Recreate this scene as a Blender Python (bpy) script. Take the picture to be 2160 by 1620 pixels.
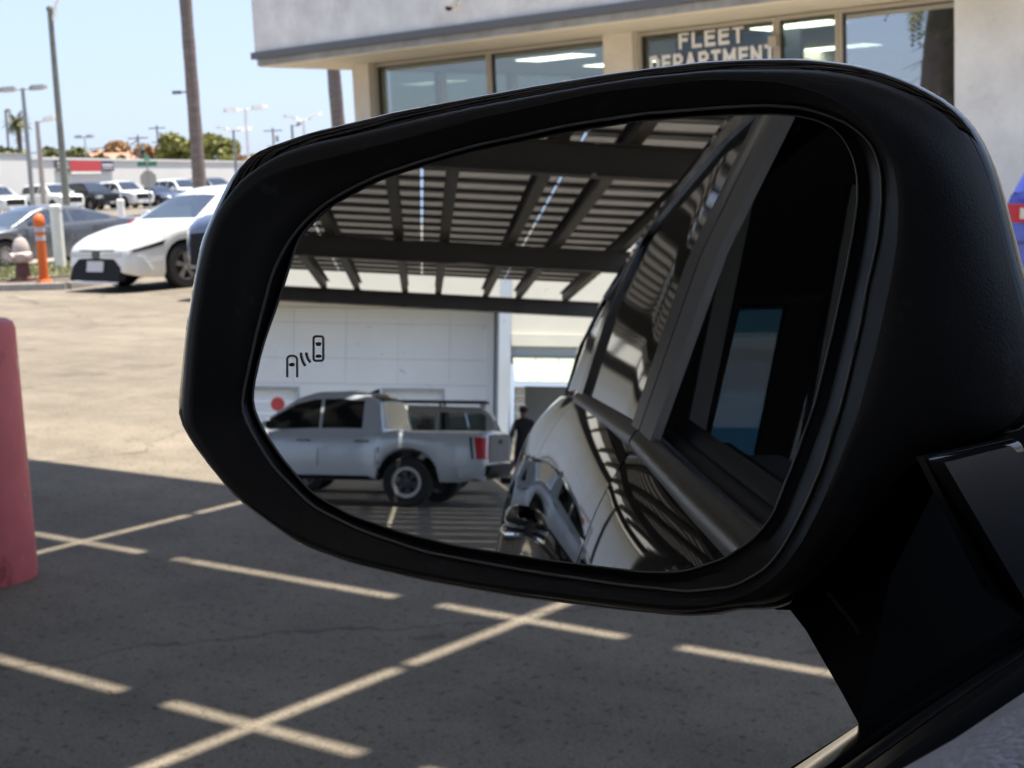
import bpy, bmesh, math, random
import numpy as np
from mathutils import Vector, Matrix

for o in list(bpy.data.objects):
    bpy.data.objects.remove(o, do_unlink=True)
scene = bpy.context.scene
COL = scene.collection
random.seed(7)
R_ = math.radians

# ------------------------------------------------------------------ camera
CAM = Vector((0.0, 0.0, 1.42))
cR = Vector((0.75809, 0.65063, -0.04454)); cU = Vector((-0.05809, 0.1354, 0.98909)); cF = Vector((-0.64956, 0.74723, -0.14044))
cam_d = bpy.data.cameras.new('camera')
cam = bpy.data.objects.new('camera', cam_d); COL.objects.link(cam)
cam.matrix_world = Matrix(((cR.x, cU.x, -cF.x, CAM.x), (cR.y, cU.y, -cF.y, CAM.y), (cR.z, cU.z, -cF.z, CAM.z), (0, 0, 0, 1)))
cam_d.sensor_width = 36.0; cam_d.lens = 52.0
cam_d.clip_start = 0.02; cam_d.clip_end = 3000
cam_d.dof.use_dof = True; cam_d.dof.focus_distance = 0.47; cam_d.dof.aperture_fstop = 46.0
scene.camera = cam

# ------------------------------------------------------------------ sky and sun
SUN_EL, SUN_AZ = 76.0, math.atan2(0.263, 0.965)          # azimuth measured from +Y towards +X
sun_dir = Vector((math.cos(R_(SUN_EL))*math.sin(SUN_AZ), math.cos(R_(SUN_EL))*math.cos(SUN_AZ), math.sin(R_(SUN_EL))))
world = bpy.data.worlds.new('World'); scene.world = world; world.use_nodes = True
nt = world.node_tree; bg = nt.nodes['Background']
sky = nt.nodes.new('ShaderNodeTexSky'); sky.sky_type = 'NISHITA'; sky.sun_disc = False
sky.sun_elevation = R_(SUN_EL); sky.sun_rotation = SUN_AZ
sky.air_density = 1.0; sky.dust_density = 1.0; sky.ozone_density = 1.0
hs_ = nt.nodes.new('ShaderNodeHueSaturation'); hs_.inputs['Saturation'].default_value = 0.8      # thin high haze pales the blue
nt.links.new(sky.outputs[0], hs_.inputs['Color']); tn = nt.nodes.new('ShaderNodeMix'); tn.data_type = 'RGBA'; tn.blend_type = 'MULTIPLY'; tn.inputs[0].default_value = 1.0; tn.inputs[7].default_value = (0.90, 0.93, 1.10, 1)
nt.links.new(hs_.outputs[0], tn.inputs[6]); hz = nt.nodes.new('ShaderNodeMix'); hz.data_type = 'RGBA'; hz.inputs[0].default_value = 0.68; hz.inputs[7].default_value = (2.45, 3.1, 4.25, 1)      # even milky haze over the whole sky
nt.links.new(tn.outputs[2], hz.inputs[6]); nt.links.new(hz.outputs[2], bg.inputs[0]); bg.inputs[1].default_value = 0.054
sl = bpy.data.lights.new('sun', 'SUN'); sl.energy = 2.6; sl.angle = R_(0.53); sl.color = (1.0, 0.93, 0.82)
so = bpy.data.objects.new('sun', sl); COL.objects.link(so)
so.rotation_euler = sun_dir.to_track_quat('Z', 'Y').to_euler(); so.location = (0, 0, 40)
vs = scene.view_settings
vs.view_transform = 'Standard'; vs.look = 'None'; vs.exposure = 2.22; vs.gamma = 1.0; vs.use_curve_mapping = False
scene.cycles.max_bounces = 10; scene.cycles.glossy_bounces = 6; scene.cycles.transmission_bounces = 8; scene.cycles.transparent_max_bounces = 12

# ------------------------------------------------------------------ materials
def mat(name, col, rough=0.6, metal=0.0, spec=0.5, var=0.0, vscale=8.0, bump=0.0, bscale=60.0, coat=0.0, emit=None, var_col=None, stretch=None, bump_dist=0.01):
    m = bpy.data.materials.new(name); m.use_nodes = True
    t = m.node_tree; b = t.nodes['Principled BSDF']
    b.inputs['Base Color'].default_value = (*col, 1); b.inputs['Roughness'].default_value = rough
    b.inputs['Metallic'].default_value = metal; b.inputs['Specular IOR Level'].default_value = spec
    b.inputs['Coat Weight'].default_value = coat; b.inputs['Coat Roughness'].default_value = 0.03
    if emit:
        b.inputs['Emission Color'].default_value = (*emit[:3], 1); b.inputs['Emission Strength'].default_value = emit[3]
    if var > 0 or bump > 0:
        tc = t.nodes.new('ShaderNodeTexCoord'); mp = t.nodes.new('ShaderNodeMapping')
        t.links.new(tc.outputs['Object'], mp.inputs[0])
        if stretch: mp.inputs['Scale'].default_value = stretch
    if var > 0:
        n = t.nodes.new('ShaderNodeTexNoise'); n.inputs['Scale'].default_value = vscale; n.inputs['Detail'].default_value = 6; n.inputs['Roughness'].default_value = 0.65
        t.links.new(mp.outputs[0], n.inputs['Vector'])
        r = t.nodes.new('ShaderNodeValToRGB')
        c2 = var_col or tuple(c*(1-var) for c in col)
        c3 = tuple(min(1, c*(1+var*0.6)) for c in col)
        r.color_ramp.elements[0].position = 0.32; r.color_ramp.elements[0].color = (*c2, 1)
        r.color_ramp.elements[1].position = 0.68; r.color_ramp.elements[1].color = (*c3, 1)
        t.links.new(n.outputs[0], r.inputs[0]); t.links.new(r.outputs[0], b.inputs['Base Color'])
    if bump > 0:
        n2 = t.nodes.new('ShaderNodeTexNoise'); n2.inputs['Scale'].default_value = bscale; n2.inputs['Detail'].default_value = 4
        t.links.new(mp.outputs[0], n2.inputs['Vector'])
        bp = t.nodes.new('ShaderNodeBump'); bp.inputs['Strength'].default_value = bump; bp.inputs['Distance'].default_value = bump_dist
        t.links.new(n2.outputs[0], bp.inputs['Height']); t.links.new(bp.outputs[0], b.inputs['Normal'])
    return m

def asphalt_mat(name, base, dark, pale):
    m = bpy.data.materials.new(name); m.use_nodes = True
    t = m.node_tree; b = t.nodes['Principled BSDF']; b.inputs['Roughness'].default_value = 0.9; b.inputs['Specular IOR Level'].default_value = 0.25
    tc = t.nodes.new('ShaderNodeTexCoord')
    def noise(sc, det, rough=0.6, vec=None):
        n = t.nodes.new('ShaderNodeTexNoise'); n.inputs['Scale'].default_value = sc; n.inputs['Detail'].default_value = det; n.inputs['Roughness'].default_value = rough
        t.links.new(vec or tc.outputs['Object'], n.inputs['Vector']); return n
    def ramp(src, p0, c0, p1, c1):
        r = t.nodes.new('ShaderNodeValToRGB'); r.color_ramp.elements[0].position = p0; r.color_ramp.elements[0].color = (*c0, 1)
        r.color_ramp.elements[1].position = p1; r.color_ramp.elements[1].color = (*c1, 1); t.links.new(src, r.inputs[0]); return r
    def mix(a, bb, fac, mode='MULTIPLY'):
        x = t.nodes.new('ShaderNodeMix'); x.data_type = 'RGBA'; x.blend_type = mode; x.inputs[0].default_value = fac
        t.links.new(a, x.inputs[6]); t.links.new(bb, x.inputs[7]); return x.outputs[2]
    big = ramp(noise(0.35, 5).outputs[0], 0.3, dark, 0.7, pale)
    mid = ramp(noise(3.0, 6, 0.7).outputs[0], 0.3, (0.78, 0.78, 0.78), 0.7, (1.12, 1.12, 1.12))
    fine = ramp(noise(95, 4, 0.85).outputs[0], 0.36, (0.56, 0.56, 0.57), 0.6, (1.22, 1.22, 1.21))
    pit = ramp(noise(32, 2, 0.5).outputs[0], 0.33, (0.25, 0.25, 0.25), 0.40, (1, 1, 1))
    mp = t.nodes.new('ShaderNodeMapping'); t.links.new(tc.outputs['Object'], mp.inputs[0]); mp.inputs['Scale'].default_value = (0.25, 2.2, 1)
    wear = ramp(noise(0.9, 5, 0.6, mp.outputs[0]).outputs[0], 0.38, (0.88, 0.88, 0.87), 0.62, (1.06, 1.06, 1.05))
    c = mix(big.outputs[0], mid.outputs[0], 1.0); c = mix(c, fine.outputs[0], 0.9); c = mix(c, pit.outputs[0], 0.55); c = mix(c, wear.outputs[0], 1.0)
    wn = noise(1.6, 3); vadd = t.nodes.new('ShaderNodeVectorMath'); vadd.operation = 'MULTIPLY_ADD'; vadd.inputs[1].default_value = (0.5, 0.5, 0.0)
    t.links.new(wn.outputs[1], vadd.inputs[0]); t.links.new(tc.outputs['Object'], vadd.inputs[2])
    vo = t.nodes.new('ShaderNodeTexVoronoi'); vo.feature = 'DISTANCE_TO_EDGE'; vo.inputs['Scale'].default_value = 0.30; t.links.new(vadd.outputs[0], vo.inputs['Vector'])
    crack = ramp(vo.outputs[0], 0.0012, (0.45, 0.44, 0.43), 0.0035, (1, 1, 1)); c = mix(c, crack.outputs[0], 0.8)
    stain = ramp(noise(0.75, 3, 0.55).outputs[0], 0.30, (0.76, 0.76, 0.77), 0.40, (1, 1, 1)); c = mix(c, stain.outputs[0], 0.9)
    spot = ramp(noise(5.5, 2, 0.5).outputs[0], 0.26, (0.6, 0.6, 0.6), 0.31, (1, 1, 1)); c = mix(c, spot.outputs[0], 0.8)
    t.links.new(c, b.inputs['Base Color'])
    bp = t.nodes.new('ShaderNodeBump'); bp.inputs['Strength'].default_value = 0.5; bp.inputs['Distance'].default_value = 0.004
    t.links.new(noise(140, 3, 0.7).outputs[0], bp.inputs['Height']); t.links.new(bp.outputs[0], b.inputs['Normal'])
    return m

def glass_mat(name, tint, refl=0.25, rough=0.0):
    """Window glass: part mirror (stronger at grazing angles), part tinted see-through."""
    m = bpy.data.materials.new(name); m.use_nodes = True
    t = m.node_tree; t.nodes.remove(t.nodes['Principled BSDF']); out = t.nodes['Material Output']
    tr = t.nodes.new('ShaderNodeBsdfTransparent'); tr.inputs[0].default_value = (*tint, 1)
    gl = t.nodes.new('ShaderNodeBsdfGlossy'); gl.inputs['Roughness'].default_value = rough; gl.inputs['Color'].default_value = (0.95, 0.97, 1, 1)
    ge = t.nodes.new('ShaderNodeNewGeometry'); dt = t.nodes.new('ShaderNodeVectorMath'); dt.operation = 'DOT_PRODUCT'      # Schlick on either face
    t.links.new(ge.outputs['Normal'], dt.inputs[0]); t.links.new(ge.outputs['Incoming'], dt.inputs[1])
    def mth(op, a, b):
        m_ = t.nodes.new('ShaderNodeMath'); m_.operation = op; m_.use_clamp = op == 'ADD'
        for i_, v_ in enumerate((a, b)):
            if hasattr(v_, 'is_output'): t.links.new(v_, m_.inputs[i_])
            elif v_ is not None: m_.inputs[i_].default_value = v_
        return m_.outputs[0]
    f_ = mth('POWER', mth('SUBTRACT', 1.0, mth('ABSOLUTE', dt.outputs['Value'], None)), 5.0)
    ad = mth('ADD', mth('MULTIPLY', f_, 0.92), 0.03+refl)
    mx = t.nodes.new('ShaderNodeMixShader'); t.links.new(ad, mx.inputs[0]); t.links.new(tr.outputs[0], mx.inputs[1]); t.links.new(gl.outputs[0], mx.inputs[2])
    t.links.new(mx.outputs[0], out.inputs[0]); return m

def mirror_mat(name):
    m = bpy.data.materials.new(name); m.use_nodes = True
    t = m.node_tree; t.nodes.remove(t.nodes['Principled BSDF']); out = t.nodes['Material Output']
    gl = t.nodes.new('ShaderNodeBsdfGlossy'); gl.inputs['Roughness'].default_value = 0.0; gl.inputs['Color'].default_value = (0.84, 0.87, 0.88, 1)
    df = t.nodes.new('ShaderNodeBsdfDiffuse'); df.inputs[0].default_value = (0.35, 0.35, 0.34, 1)
    tc = t.nodes.new('ShaderNodeTexCoord')
    n = t.nodes.new('ShaderNodeTexNoise'); n.inputs['Scale'].default_value = 260; n.inputs['Detail'].default_value = 3
    n2 = t.nodes.new('ShaderNodeTexNoise'); n2.inputs['Scale'].default_value = 14; n2.inputs['Detail'].default_value = 3
    t.links.new(tc.outputs['Object'], n.inputs[0]); t.links.new(tc.outputs['Object'], n2.inputs[0])
    r = t.nodes.new('ShaderNodeMapRange'); r.inputs[1].default_value = 0.66; r.inputs[2].default_value = 0.76; r.inputs[3].default_value = 0.0; r.inputs[4].default_value = 0.35
    t.links.new(n.outputs[0], r.inputs[0])
    r2 = t.nodes.new('ShaderNodeMapRange'); r2.inputs[1].default_value = 0.45; r2.inputs[2].default_value = 0.7; r2.inputs[3].default_value = 0.0; r2.inputs[4].default_value = 1.0
    t.links.new(n2.outputs[0], r2.inputs[0])
    mu = t.nodes.new('ShaderNodeMath'); mu.operation = 'MULTIPLY'; t.links.new(r.outputs[0], mu.inputs[0]); t.links.new(r2.outputs[0], mu.inputs[1])
    ad = t.nodes.new('ShaderNodeMath'); ad.operation = 'ADD'; ad.inputs[1].default_value = 0.012; t.links.new(mu.outputs[0], ad.inputs[0])
    mx = t.nodes.new('ShaderNodeMixShader'); t.links.new(ad.outputs[0], mx.inputs[0]); t.links.new(gl.outputs[0], mx.inputs[1]); t.links.new(df.outputs[0], mx.inputs[2])
    t.links.new(mx.outputs[0], out.inputs[0]); return m

M = dict(
    asphalt=asphalt_mat('aged asphalt', (0.2, 0.18, 0.155), (0.165, 0.142, 0.112), (0.222, 0.190, 0.148)),
    road=mat('pale road concrete', (0.30, 0.265, 0.22), 0.9, var=0.2, vscale=0.5),
    kerb=mat('kerb concrete', (0.33, 0.31, 0.28), 0.85, var=0.25, vscale=6),
    yellow=mat('faded yellow kerb paint', (0.5, 0.36, 0.06), 0.7, var=0.3, vscale=9),
    lawn=mat('trodden lawn soil', (0.15, 0.145, 0.075), 0.9, var=0.3, vscale=3),
    dirt=mat('dark planting soil', (0.10, 0.075, 0.055), 0.95, var=0.4, vscale=5),
    grass=mat('grass blade green', (0.16, 0.175, 0.055), 0.7, var=0.35, vscale=4),
    stucco=mat('grey white stucco', (0.70, 0.68, 0.645), 0.9, var=0.16, vscale=2.2, bump=0.3, bscale=70),
    trim=mat('dark grey metal trim', (0.10, 0.10, 0.105), 0.5),
    trim2=mat('weathered grey flashing', (0.30, 0.295, 0.275), 0.7, var=0.35, vscale=2.5),
    soffit=mat('cream soffit plaster', (0.80, 0.70, 0.53), 0.8, var=0.06, vscale=2),
    cream=mat('cream painted column', (0.70, 0.62, 0.50), 0.8, var=0.08, vscale=3),
    frame=mat('beige window frame', (0.42, 0.37, 0.29), 0.5),
    darkframe=mat('dark bronze frame', (0.05, 0.045, 0.04), 0.4),
    whitewall=mat('white painted block', (0.70, 0.71, 0.71), 0.85, var=0.14, vscale=1.6, bump=0.35, bscale=14),
    shopglass=glass_mat('shopfront glass', (0.56, 0.59, 0.55), 0.03),
    midglass=glass_mat('lightly reflective shop glass', (0.58, 0.61, 0.56), 0.13),
    reflglass=glass_mat('reflective shop glass', (0.40, 0.44, 0.42), 0.36),
    tailgatep=mat('dull silver tailgate', (0.15, 0.15, 0.15), 0.7, spec=0.2),
    room=mat('showroom wall paint', (0.80, 0.77, 0.68), 0.8),
    roomceil=mat('showroom ceiling', (0.80, 0.76, 0.66), 0.9),
    roomfloor=mat('showroom floor tile', (0.55, 0.53, 0.49), 0.35),
    roomdark=mat('dim room backing', (0.035, 0.042, 0.05), 0.5),
    lamp=mat('lit ceiling panel', (0.9, 0.92, 0.85), 0.5, emit=(0.95, 1.0, 0.88, 2.2)),
    letters=mat('white vinyl lettering', (0.80, 0.78, 0.76), 0.6),
    paper=mat('white poster board', (0.72, 0.71, 0.66), 0.8),
    white=mat('white gloss car paint', (0.74, 0.74, 0.70), 0.25, coat=0.8),
    offwhite=mat('white painted steel', (0.76, 0.75, 0.72), 0.5, var=0.1, vscale=5),
    grey=mat('grey metallic car paint', (0.085, 0.092, 0.105), 0.3, metal=0.3, coat=0.9),
    silver=mat('silver metallic car paint', (0.50, 0.54, 0.59), 0.32, metal=0.3, coat=0.7),
    silver2=mat('warm silver car paint', (0.27, 0.255, 0.24), 0.45, metal=0.1, coat=0.15),
    blackpaint=mat('black gloss car paint', (0.004, 0.004, 0.005), 0.02, spec=0.5),
    navy=mat('dark blue car paint', (0.02, 0.03, 0.07), 0.25, coat=0.8),
    bluepaint=mat('bright blue car paint', (0.05, 0.075, 0.42), 0.3, metal=0.2, coat=0.9),
    carglass=glass_mat('car window glass', (0.22, 0.28, 0.26), 0.2),
    privglass=mat('dark privacy glass', (0.006, 0.008, 0.008), 0.04, spec=0.7),
    plastic=mat('black moulded plastic', (0.012, 0.012, 0.012), 0.48, spec=0.45, var=0.3, vscale=30, bump=0.25, bscale=1200, bump_dist=0.0005),
    plastic2=mat('satin black plastic', (0.009, 0.009, 0.010), 0.34, spec=0.45, bump=0.05, bscale=700, bump_dist=0.0005),
    gloss=mat('gloss black plastic', (0.006, 0.006, 0.007), 0.12, spec=0.6),
    bevel=mat('pale rim highlight', (0.15, 0.138, 0.125), 0.45),  # edge highlight put into the colour
    rubber=mat('black rubber', (0.010, 0.010, 0.010), 0.55, spec=0.3),
    tyre=mat('tyre rubber', (0.014, 0.014, 0.014), 0.85),
    alloy=mat('alloy wheel', (0.42, 0.41, 0.40), 0.35, metal=0.6),
    darkalloy=mat('dark wheel centre', (0.04, 0.04, 0.042), 0.4),
    chrome=mat('bright chrome', (0.75, 0.75, 0.76), 0.08, metal=1.0),
    satin=mat('satin dark chrome strip', (0.085, 0.08, 0.076), 0.32, metal=0.9),
    pillar=mat('satin grey pillar film', (0.085, 0.078, 0.072), 0.36),
    pillar2=mat('darker satin pillar film', (0.045, 0.042, 0.039), 0.33),
    leather=mat('grey blue grained vinyl', (0.74, 0.74, 0.82), 0.5),
    seat=mat('dark seat cloth', (0.012, 0.012, 0.014), 0.9),
    trimgrey=mat('grey cabin trim', (0.07, 0.08, 0.09), 0.6),
    cabin=mat('dark cabin lining', (0.018, 0.018, 0.020), 0.9),
    blueglass=glass_mat('blue reflection pane', (0.075, 0.135, 0.18), 0.02),
    redlens=mat('red lamp lens', (0.42, 0.006, 0.012), 0.35),
    clearlens=mat('clear lamp lens', (0.55, 0.55, 0.53), 0.12, coat=0.6),
    amber=mat('amber lamp lens', (0.55, 0.16, 0.03), 0.2),
    plate=mat('white number plate', (0.58, 0.57, 0.58), 0.4),
    darkgrille=mat('dark grille plastic', (0.012, 0.012, 0.013), 0.7, spec=0.2),
    redplastic=mat('faded red plastic sleeve', (0.62, 0.14, 0.145), 0.55, var=0.14, vscale=3.5, bump=0.08, bscale=30),
    orange=mat('bright orange plastic', (0.70, 0.14, 0.02), 0.5),
    reflector=mat('grey reflective band', (0.50, 0.49, 0.50), 0.35),
    hydrantw=mat('worn white hydrant paint', (0.52, 0.45, 0.41), 0.6, var=0.3, vscale=6),
    hydrantb=mat('rusty brown hydrant paint', (0.13, 0.06, 0.045), 0.7, var=0.3, vscale=6),
    steel=mat('galvanised steel', (0.30, 0.30, 0.29), 0.5, metal=0.3, var=0.15, vscale=3),
    greensteel=mat('weathered grey green steel', (0.15, 0.16, 0.135), 0.6, var=0.2, vscale=2),
    lamphead=mat('pale lamp housing', (0.82, 0.80, 0.75), 0.4),
    lampheadg=mat('grey lamp housing', (0.28, 0.27, 0.25), 0.5),
    lamppink=mat('pinkish painted pole', (0.42, 0.36, 0.32), 0.6),
    signback=mat('bare aluminium sign back', (0.30, 0.295, 0.275), 0.5, metal=0.2),
    streetgreen=mat('street sign green', (0.02, 0.17, 0.10), 0.5),
    wood=mat('weathered utility pole wood', (0.20, 0.185, 0.165), 0.9),
    trunk=mat('grey palm bark', (0.175, 0.14, 0.125), 0.95, var=0.3, vscale=2.5, stretch=(1, 1, 6), bump=0.6, bscale=9),
    bark=mat('brown bark', (0.09, 0.065, 0.045), 0.95, var=0.3, vscale=4),
    leafg=mat('mid green leaves', (0.23, 0.235, 0.06), 0.7, var=0.45, vscale=0.35),
    leafb=mat('dry russet leaves', (0.36, 0.21, 0.085), 0.8, var=0.35, vscale=0.4),
    leafd=mat('dark green leaves', (0.15, 0.16, 0.05), 0.7, var=0.4, vscale=0.5),
    frond=mat('palm frond', (0.15, 0.145, 0.05), 0.6, var=0.3, vscale=1.5),
    skirt=mat('dry palm skirt', (0.22, 0.175, 0.085), 0.9, var=0.4, vscale=2.5),
    warehouse=mat('white warehouse paint', (0.58, 0.575, 0.56), 0.85, var=0.04, vscale=0.2),
    banner_red=mat('red banner print', (0.42, 0.03, 0.035), 0.6),
    banner_navy=mat('navy banner print', (0.05, 0.04, 0.10), 0.6),
    banner_grey=mat('dark grey banner print', (0.09, 0.085, 0.09), 0.6),
    roofpink=mat('terracotta roof', (0.40, 0.20, 0.14), 0.85),
    cell=mat('solar cell face', (0.012, 0.016, 0.035), 0.12, coat=0.7),
    backsheet=mat('pale module backsheet', (0.46, 0.41, 0.35), 0.7, var=0.4, vscale=0.5),
    backdark=mat('dark cell rear', (0.075, 0.068, 0.062), 0.5),
    alu=mat('aluminium module edge', (0.35, 0.33, 0.30), 0.45, metal=0.4),
    canopysteel=mat('dark brown grey painted steel', (0.032, 0.030, 0.028), 0.6, var=0.2, vscale=1.2),
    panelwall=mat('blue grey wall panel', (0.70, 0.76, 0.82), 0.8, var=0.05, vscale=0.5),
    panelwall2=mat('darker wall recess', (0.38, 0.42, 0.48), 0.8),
    creamwall=mat('cream upper wall', (0.60, 0.57, 0.49), 0.85, var=0.05, vscale=0.6),
    rollup=mat('grey roller shutter', (0.21, 0.23, 0.26), 0.6),
    awning=mat('pale green awning sheet', (0.31, 0.345, 0.27), 0.6),
    cloth=mat('black work clothes', (0.010, 0.010, 0.013), 0.9),
    skin=mat('brown skin', (0.16, 0.085, 0.055), 0.6),
    hair=mat('black hair', (0.008, 0.007, 0.007), 0.6),
    binblue=mat('dark blue plastic', (0.045, 0.06, 0.14), 0.4),
    binbrown=mat('reddish brown plastic', (0.16, 0.085, 0.07), 0.6),
    redround=mat('red paint', (0.42, 0.05, 0.05), 0.6),
    symbol=mat('etched dark symbol', (0.045, 0.045, 0.05), 0.6),
    halo=mat('pale etched outline', (0.75, 0.77, 0.80), 0.4),
    armplastic=mat('matt black plastic', (0.006, 0.006, 0.0065), 0.8, spec=0.08),
    slate=mat('satin slate black panel', (0.012, 0.014, 0.016), 0.3, spec=0.5),
    bounce=mat('pale walkway concrete', (0.58, 0.53, 0.44), 0.9, var=0.12, vscale=1.2),
    mirror=mirror_mat('mirror glass'),
)
def translucent(m, fac, col, kind='ShaderNodeBsdfTranslucent'):
    t = m.node_tree; b = t.nodes['Principled BSDF']; out = t.nodes['Material Output']
    tr = t.nodes.new(kind); tr.inputs[0].default_value = (*col, 1)
    mx = t.nodes.new('ShaderNodeMixShader'); mx.inputs[0].default_value = fac
    t.links.new(b.outputs[0], mx.inputs[1]); t.links.new(tr.outputs[0], mx.inputs[2]); t.links.new(mx.outputs[0], out.inputs[0])
translucent(M['cell'], 0.85, (0.97, 0.98, 1.0), 'ShaderNodeBsdfTransparent')      # light leaks between the cells
translucent(M['backsheet'], 0.6, (0.40, 0.375, 0.345))
translucent(M['backdark'], 0.55, (0.22, 0.21, 0.20))
def scuffs(m, col, scale, stretch, lo, hi, fac):
    t = m.node_tree; b = t.nodes['Principled BSDF']; src = b.inputs['Base Color'].links[0].from_socket
    tc = t.nodes.new('ShaderNodeTexCoord'); mp = t.nodes.new('ShaderNodeMapping'); mp.inputs['Scale'].default_value = stretch; t.links.new(tc.outputs['Object'], mp.inputs[0])
    n = t.nodes.new('ShaderNodeTexNoise'); n.inputs['Scale'].default_value = scale; n.inputs['Detail'].default_value = 5; n.inputs['Roughness'].default_value = 0.7; t.links.new(mp.outputs[0], n.inputs['Vector'])
    r = t.nodes.new('ShaderNodeMapRange'); r.inputs[1].default_value = lo; r.inputs[2].default_value = hi; r.inputs[3].default_value = 0; r.inputs[4].default_value = fac; t.links.new(n.outputs[0], r.inputs[0])
    x = t.nodes.new('ShaderNodeMix'); x.data_type = 'RGBA'; t.links.new(r.outputs[0], x.inputs[0]); t.links.new(src, x.inputs[6]); x.inputs[7].default_value = (*col, 1); t.links.new(x.outputs[2], b.inputs['Base Color'])
scuffs(M['redplastic'], (0.30, 0.05, 0.05), 9, (1, 1, .35), .60, .68, .8)
scuffs(M['redplastic'], (0.70, 0.40, 0.38), 16, (1, 1, .5), .64, .70, .7)
scuffs(M['plastic'], (0.06, 0.06, 0.06), 60, (1, 1, 1), .60, .74, .5)
scuffs(M['stucco'], (0.40, 0.37, 0.34), 1.1, (1, 1, .4), .54, .72, .55)
scuffs(M['whitewall'], (0.50, 0.49, 0.47), 2.3, (1, 1, 1.6), .58, .72, .5)
# leather grain: cells
def leather_bump(m):
    t = m.node_tree; b = t.nodes['Principled BSDF']
    tc = t.nodes.new('ShaderNodeTexCoord'); v = t.nodes.new('ShaderNodeTexVoronoi'); v.feature = 'F1'; v.inputs['Scale'].default_value = 560
    t.links.new(tc.outputs['Object'], v.inputs['Vector'])
    bp = t.nodes.new('ShaderNodeBump'); bp.inputs['Strength'].default_value = 1.0; bp.inputs['Distance'].default_value = 0.004; bp.invert = True
    t.links.new(v.outputs[0], bp.inputs['Height']); t.links.new(bp.outputs[0], b.inputs['Normal'])
leather_bump(M['leather'])

# ------------------------------------------------------------------ mesh helpers
class MB:
    def __init__(s): s.v = []; s.f = []; s.mi = []; s.cur = 0
    def add(s, vs, fs, mi=None):
        o = len(s.v); s.v += [tuple(map(float, p)) for p in vs]; s.f += [tuple(i+o for i in f) for f in fs]
        s.mi += [s.cur if mi is None else mi]*len(fs); return s
    def box(s, x0, x1, y0, y1, z0, z1, mi=None):
        return s.add([(x0,y0,z0),(x1,y0,z0),(x1,y1,z0),(x0,y1,z0),(x0,y0,z1),(x1,y0,z1),(x1,y1,z1),(x0,y1,z1)],
              [(0,3,2,1),(4,5,6,7),(0,1,5,4),(1,2,6,5),(2,3,7,6),(3,0,4,7)], mi)
    def bar(s, a, b, w, h=None, up=(0,0,1), mi=None):
        a = Vector(a); b = Vector(b); d = (b-a).normalized(); u = Vector(up)
        if abs(d.dot(u)) > .98: u = Vector((1,0,0))
        x = d.cross(u).normalized(); u = x.cross(d).normalized(); h = h or w
        P = [a-x*w/2-u*h/2, a+x*w/2-u*h/2, a+x*w/2+u*h/2, a-x*w/2+u*h/2]; P += [p+(b-a) for p in P]
        return s.add(P, [(3,2,1,0),(4,5,6,7),(0,1,5,4),(1,2,6,5),(2,3,7,6),(3,0,4,7)], mi)
    def tube(s, pts, rad, n=10, cap=True, mi=None):
        pts = [Vector(p) for p in pts]; rad = rad if hasattr(rad, '__len__') else [rad]*len(pts)
        rings = []; prev = None
        for i, p in enumerate(pts):
            d = (pts[min(i+1, len(pts)-1)]-pts[max(i-1, 0)]).normalized()
            ref = prev if prev is not None else (Vector((1,0,0)) if abs(d.x) < .9 else Vector((0,1,0)))
            x = (ref-d*ref.dot(d)).normalized(); y = d.cross(x); prev = x
            rings.append([p+x*math.cos(2*math.pi*k/n)*rad[i]+y*math.sin(2*math.pi*k/n)*rad[i] for k in range(n)])
        return s.loft(rings, cap=cap, mi=mi)
    def loft(s, rings, cap=True, closed=True, mi=None):
        n = len(rings[0]); V = [p for r in rings for p in r]; F = []
        for i in range(len(rings)-1):
            for k in range(n if closed else n-1):
                a = i*n+k; b = i*n+(k+1) % n; F.append((a, b, b+n, a+n))
        if cap: F.append(tuple(range(n-1, -1, -1))); F.append(tuple(range((len(rings)-1)*n, len(rings)*n)))
        return s.add(V, F, mi)
    def lathe(s, prof, c=(0,0,0), n=24, axis='z', mi=None):
        rings = []
        for r, h in prof:
            ring = []
            for k in range(n):
                a = 2*math.pi*k/n; p = (r*math.cos(a), r*math.sin(a), h)
                if axis == 'x': p = (h, p[0], p[1])
                if axis == 'y': p = (p[1], h, p[0])
                ring.append((p[0]+c[0], p[1]+c[1], p[2]+c[2]))
            rings.append(ring)
        return s.loft(rings, mi=mi)
    def prism(s, poly, d, mi=None):
        """poly: 3-D outline, extruded by vector d"""
        n = len(poly); d = Vector(d); P = [Vector(p) for p in poly]
        return s.add(P+[p+d for p in P], [tuple(range(n-1, -1, -1)), tuple(range(n, 2*n))]+[(k, (k+1) % n, (k+1) % n+n, k+n) for k in range(n)], mi)
    def mesh(s, name, mats, smooth=False):
        me = bpy.data.meshes.new(name); me.from_pydata(s.v, [], s.f)
        for m in (mats if isinstance(mats, (list, tuple)) else [mats]): me.materials.append(m)
        if any(s.mi): me.polygons.foreach_set('material_index', s.mi)
        bm = bmesh.new(); bm.from_mesh(me); bmesh.ops.recalc_face_normals(bm, faces=bm.faces); bm.to_mesh(me); bm.free()
        if smooth:
            me.polygons.foreach_set('use_smooth', [True]*len(me.polygons))
            me.set_sharp_from_angle(angle=R_(smooth if smooth is not True else 40))
        me.update(); return me

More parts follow.
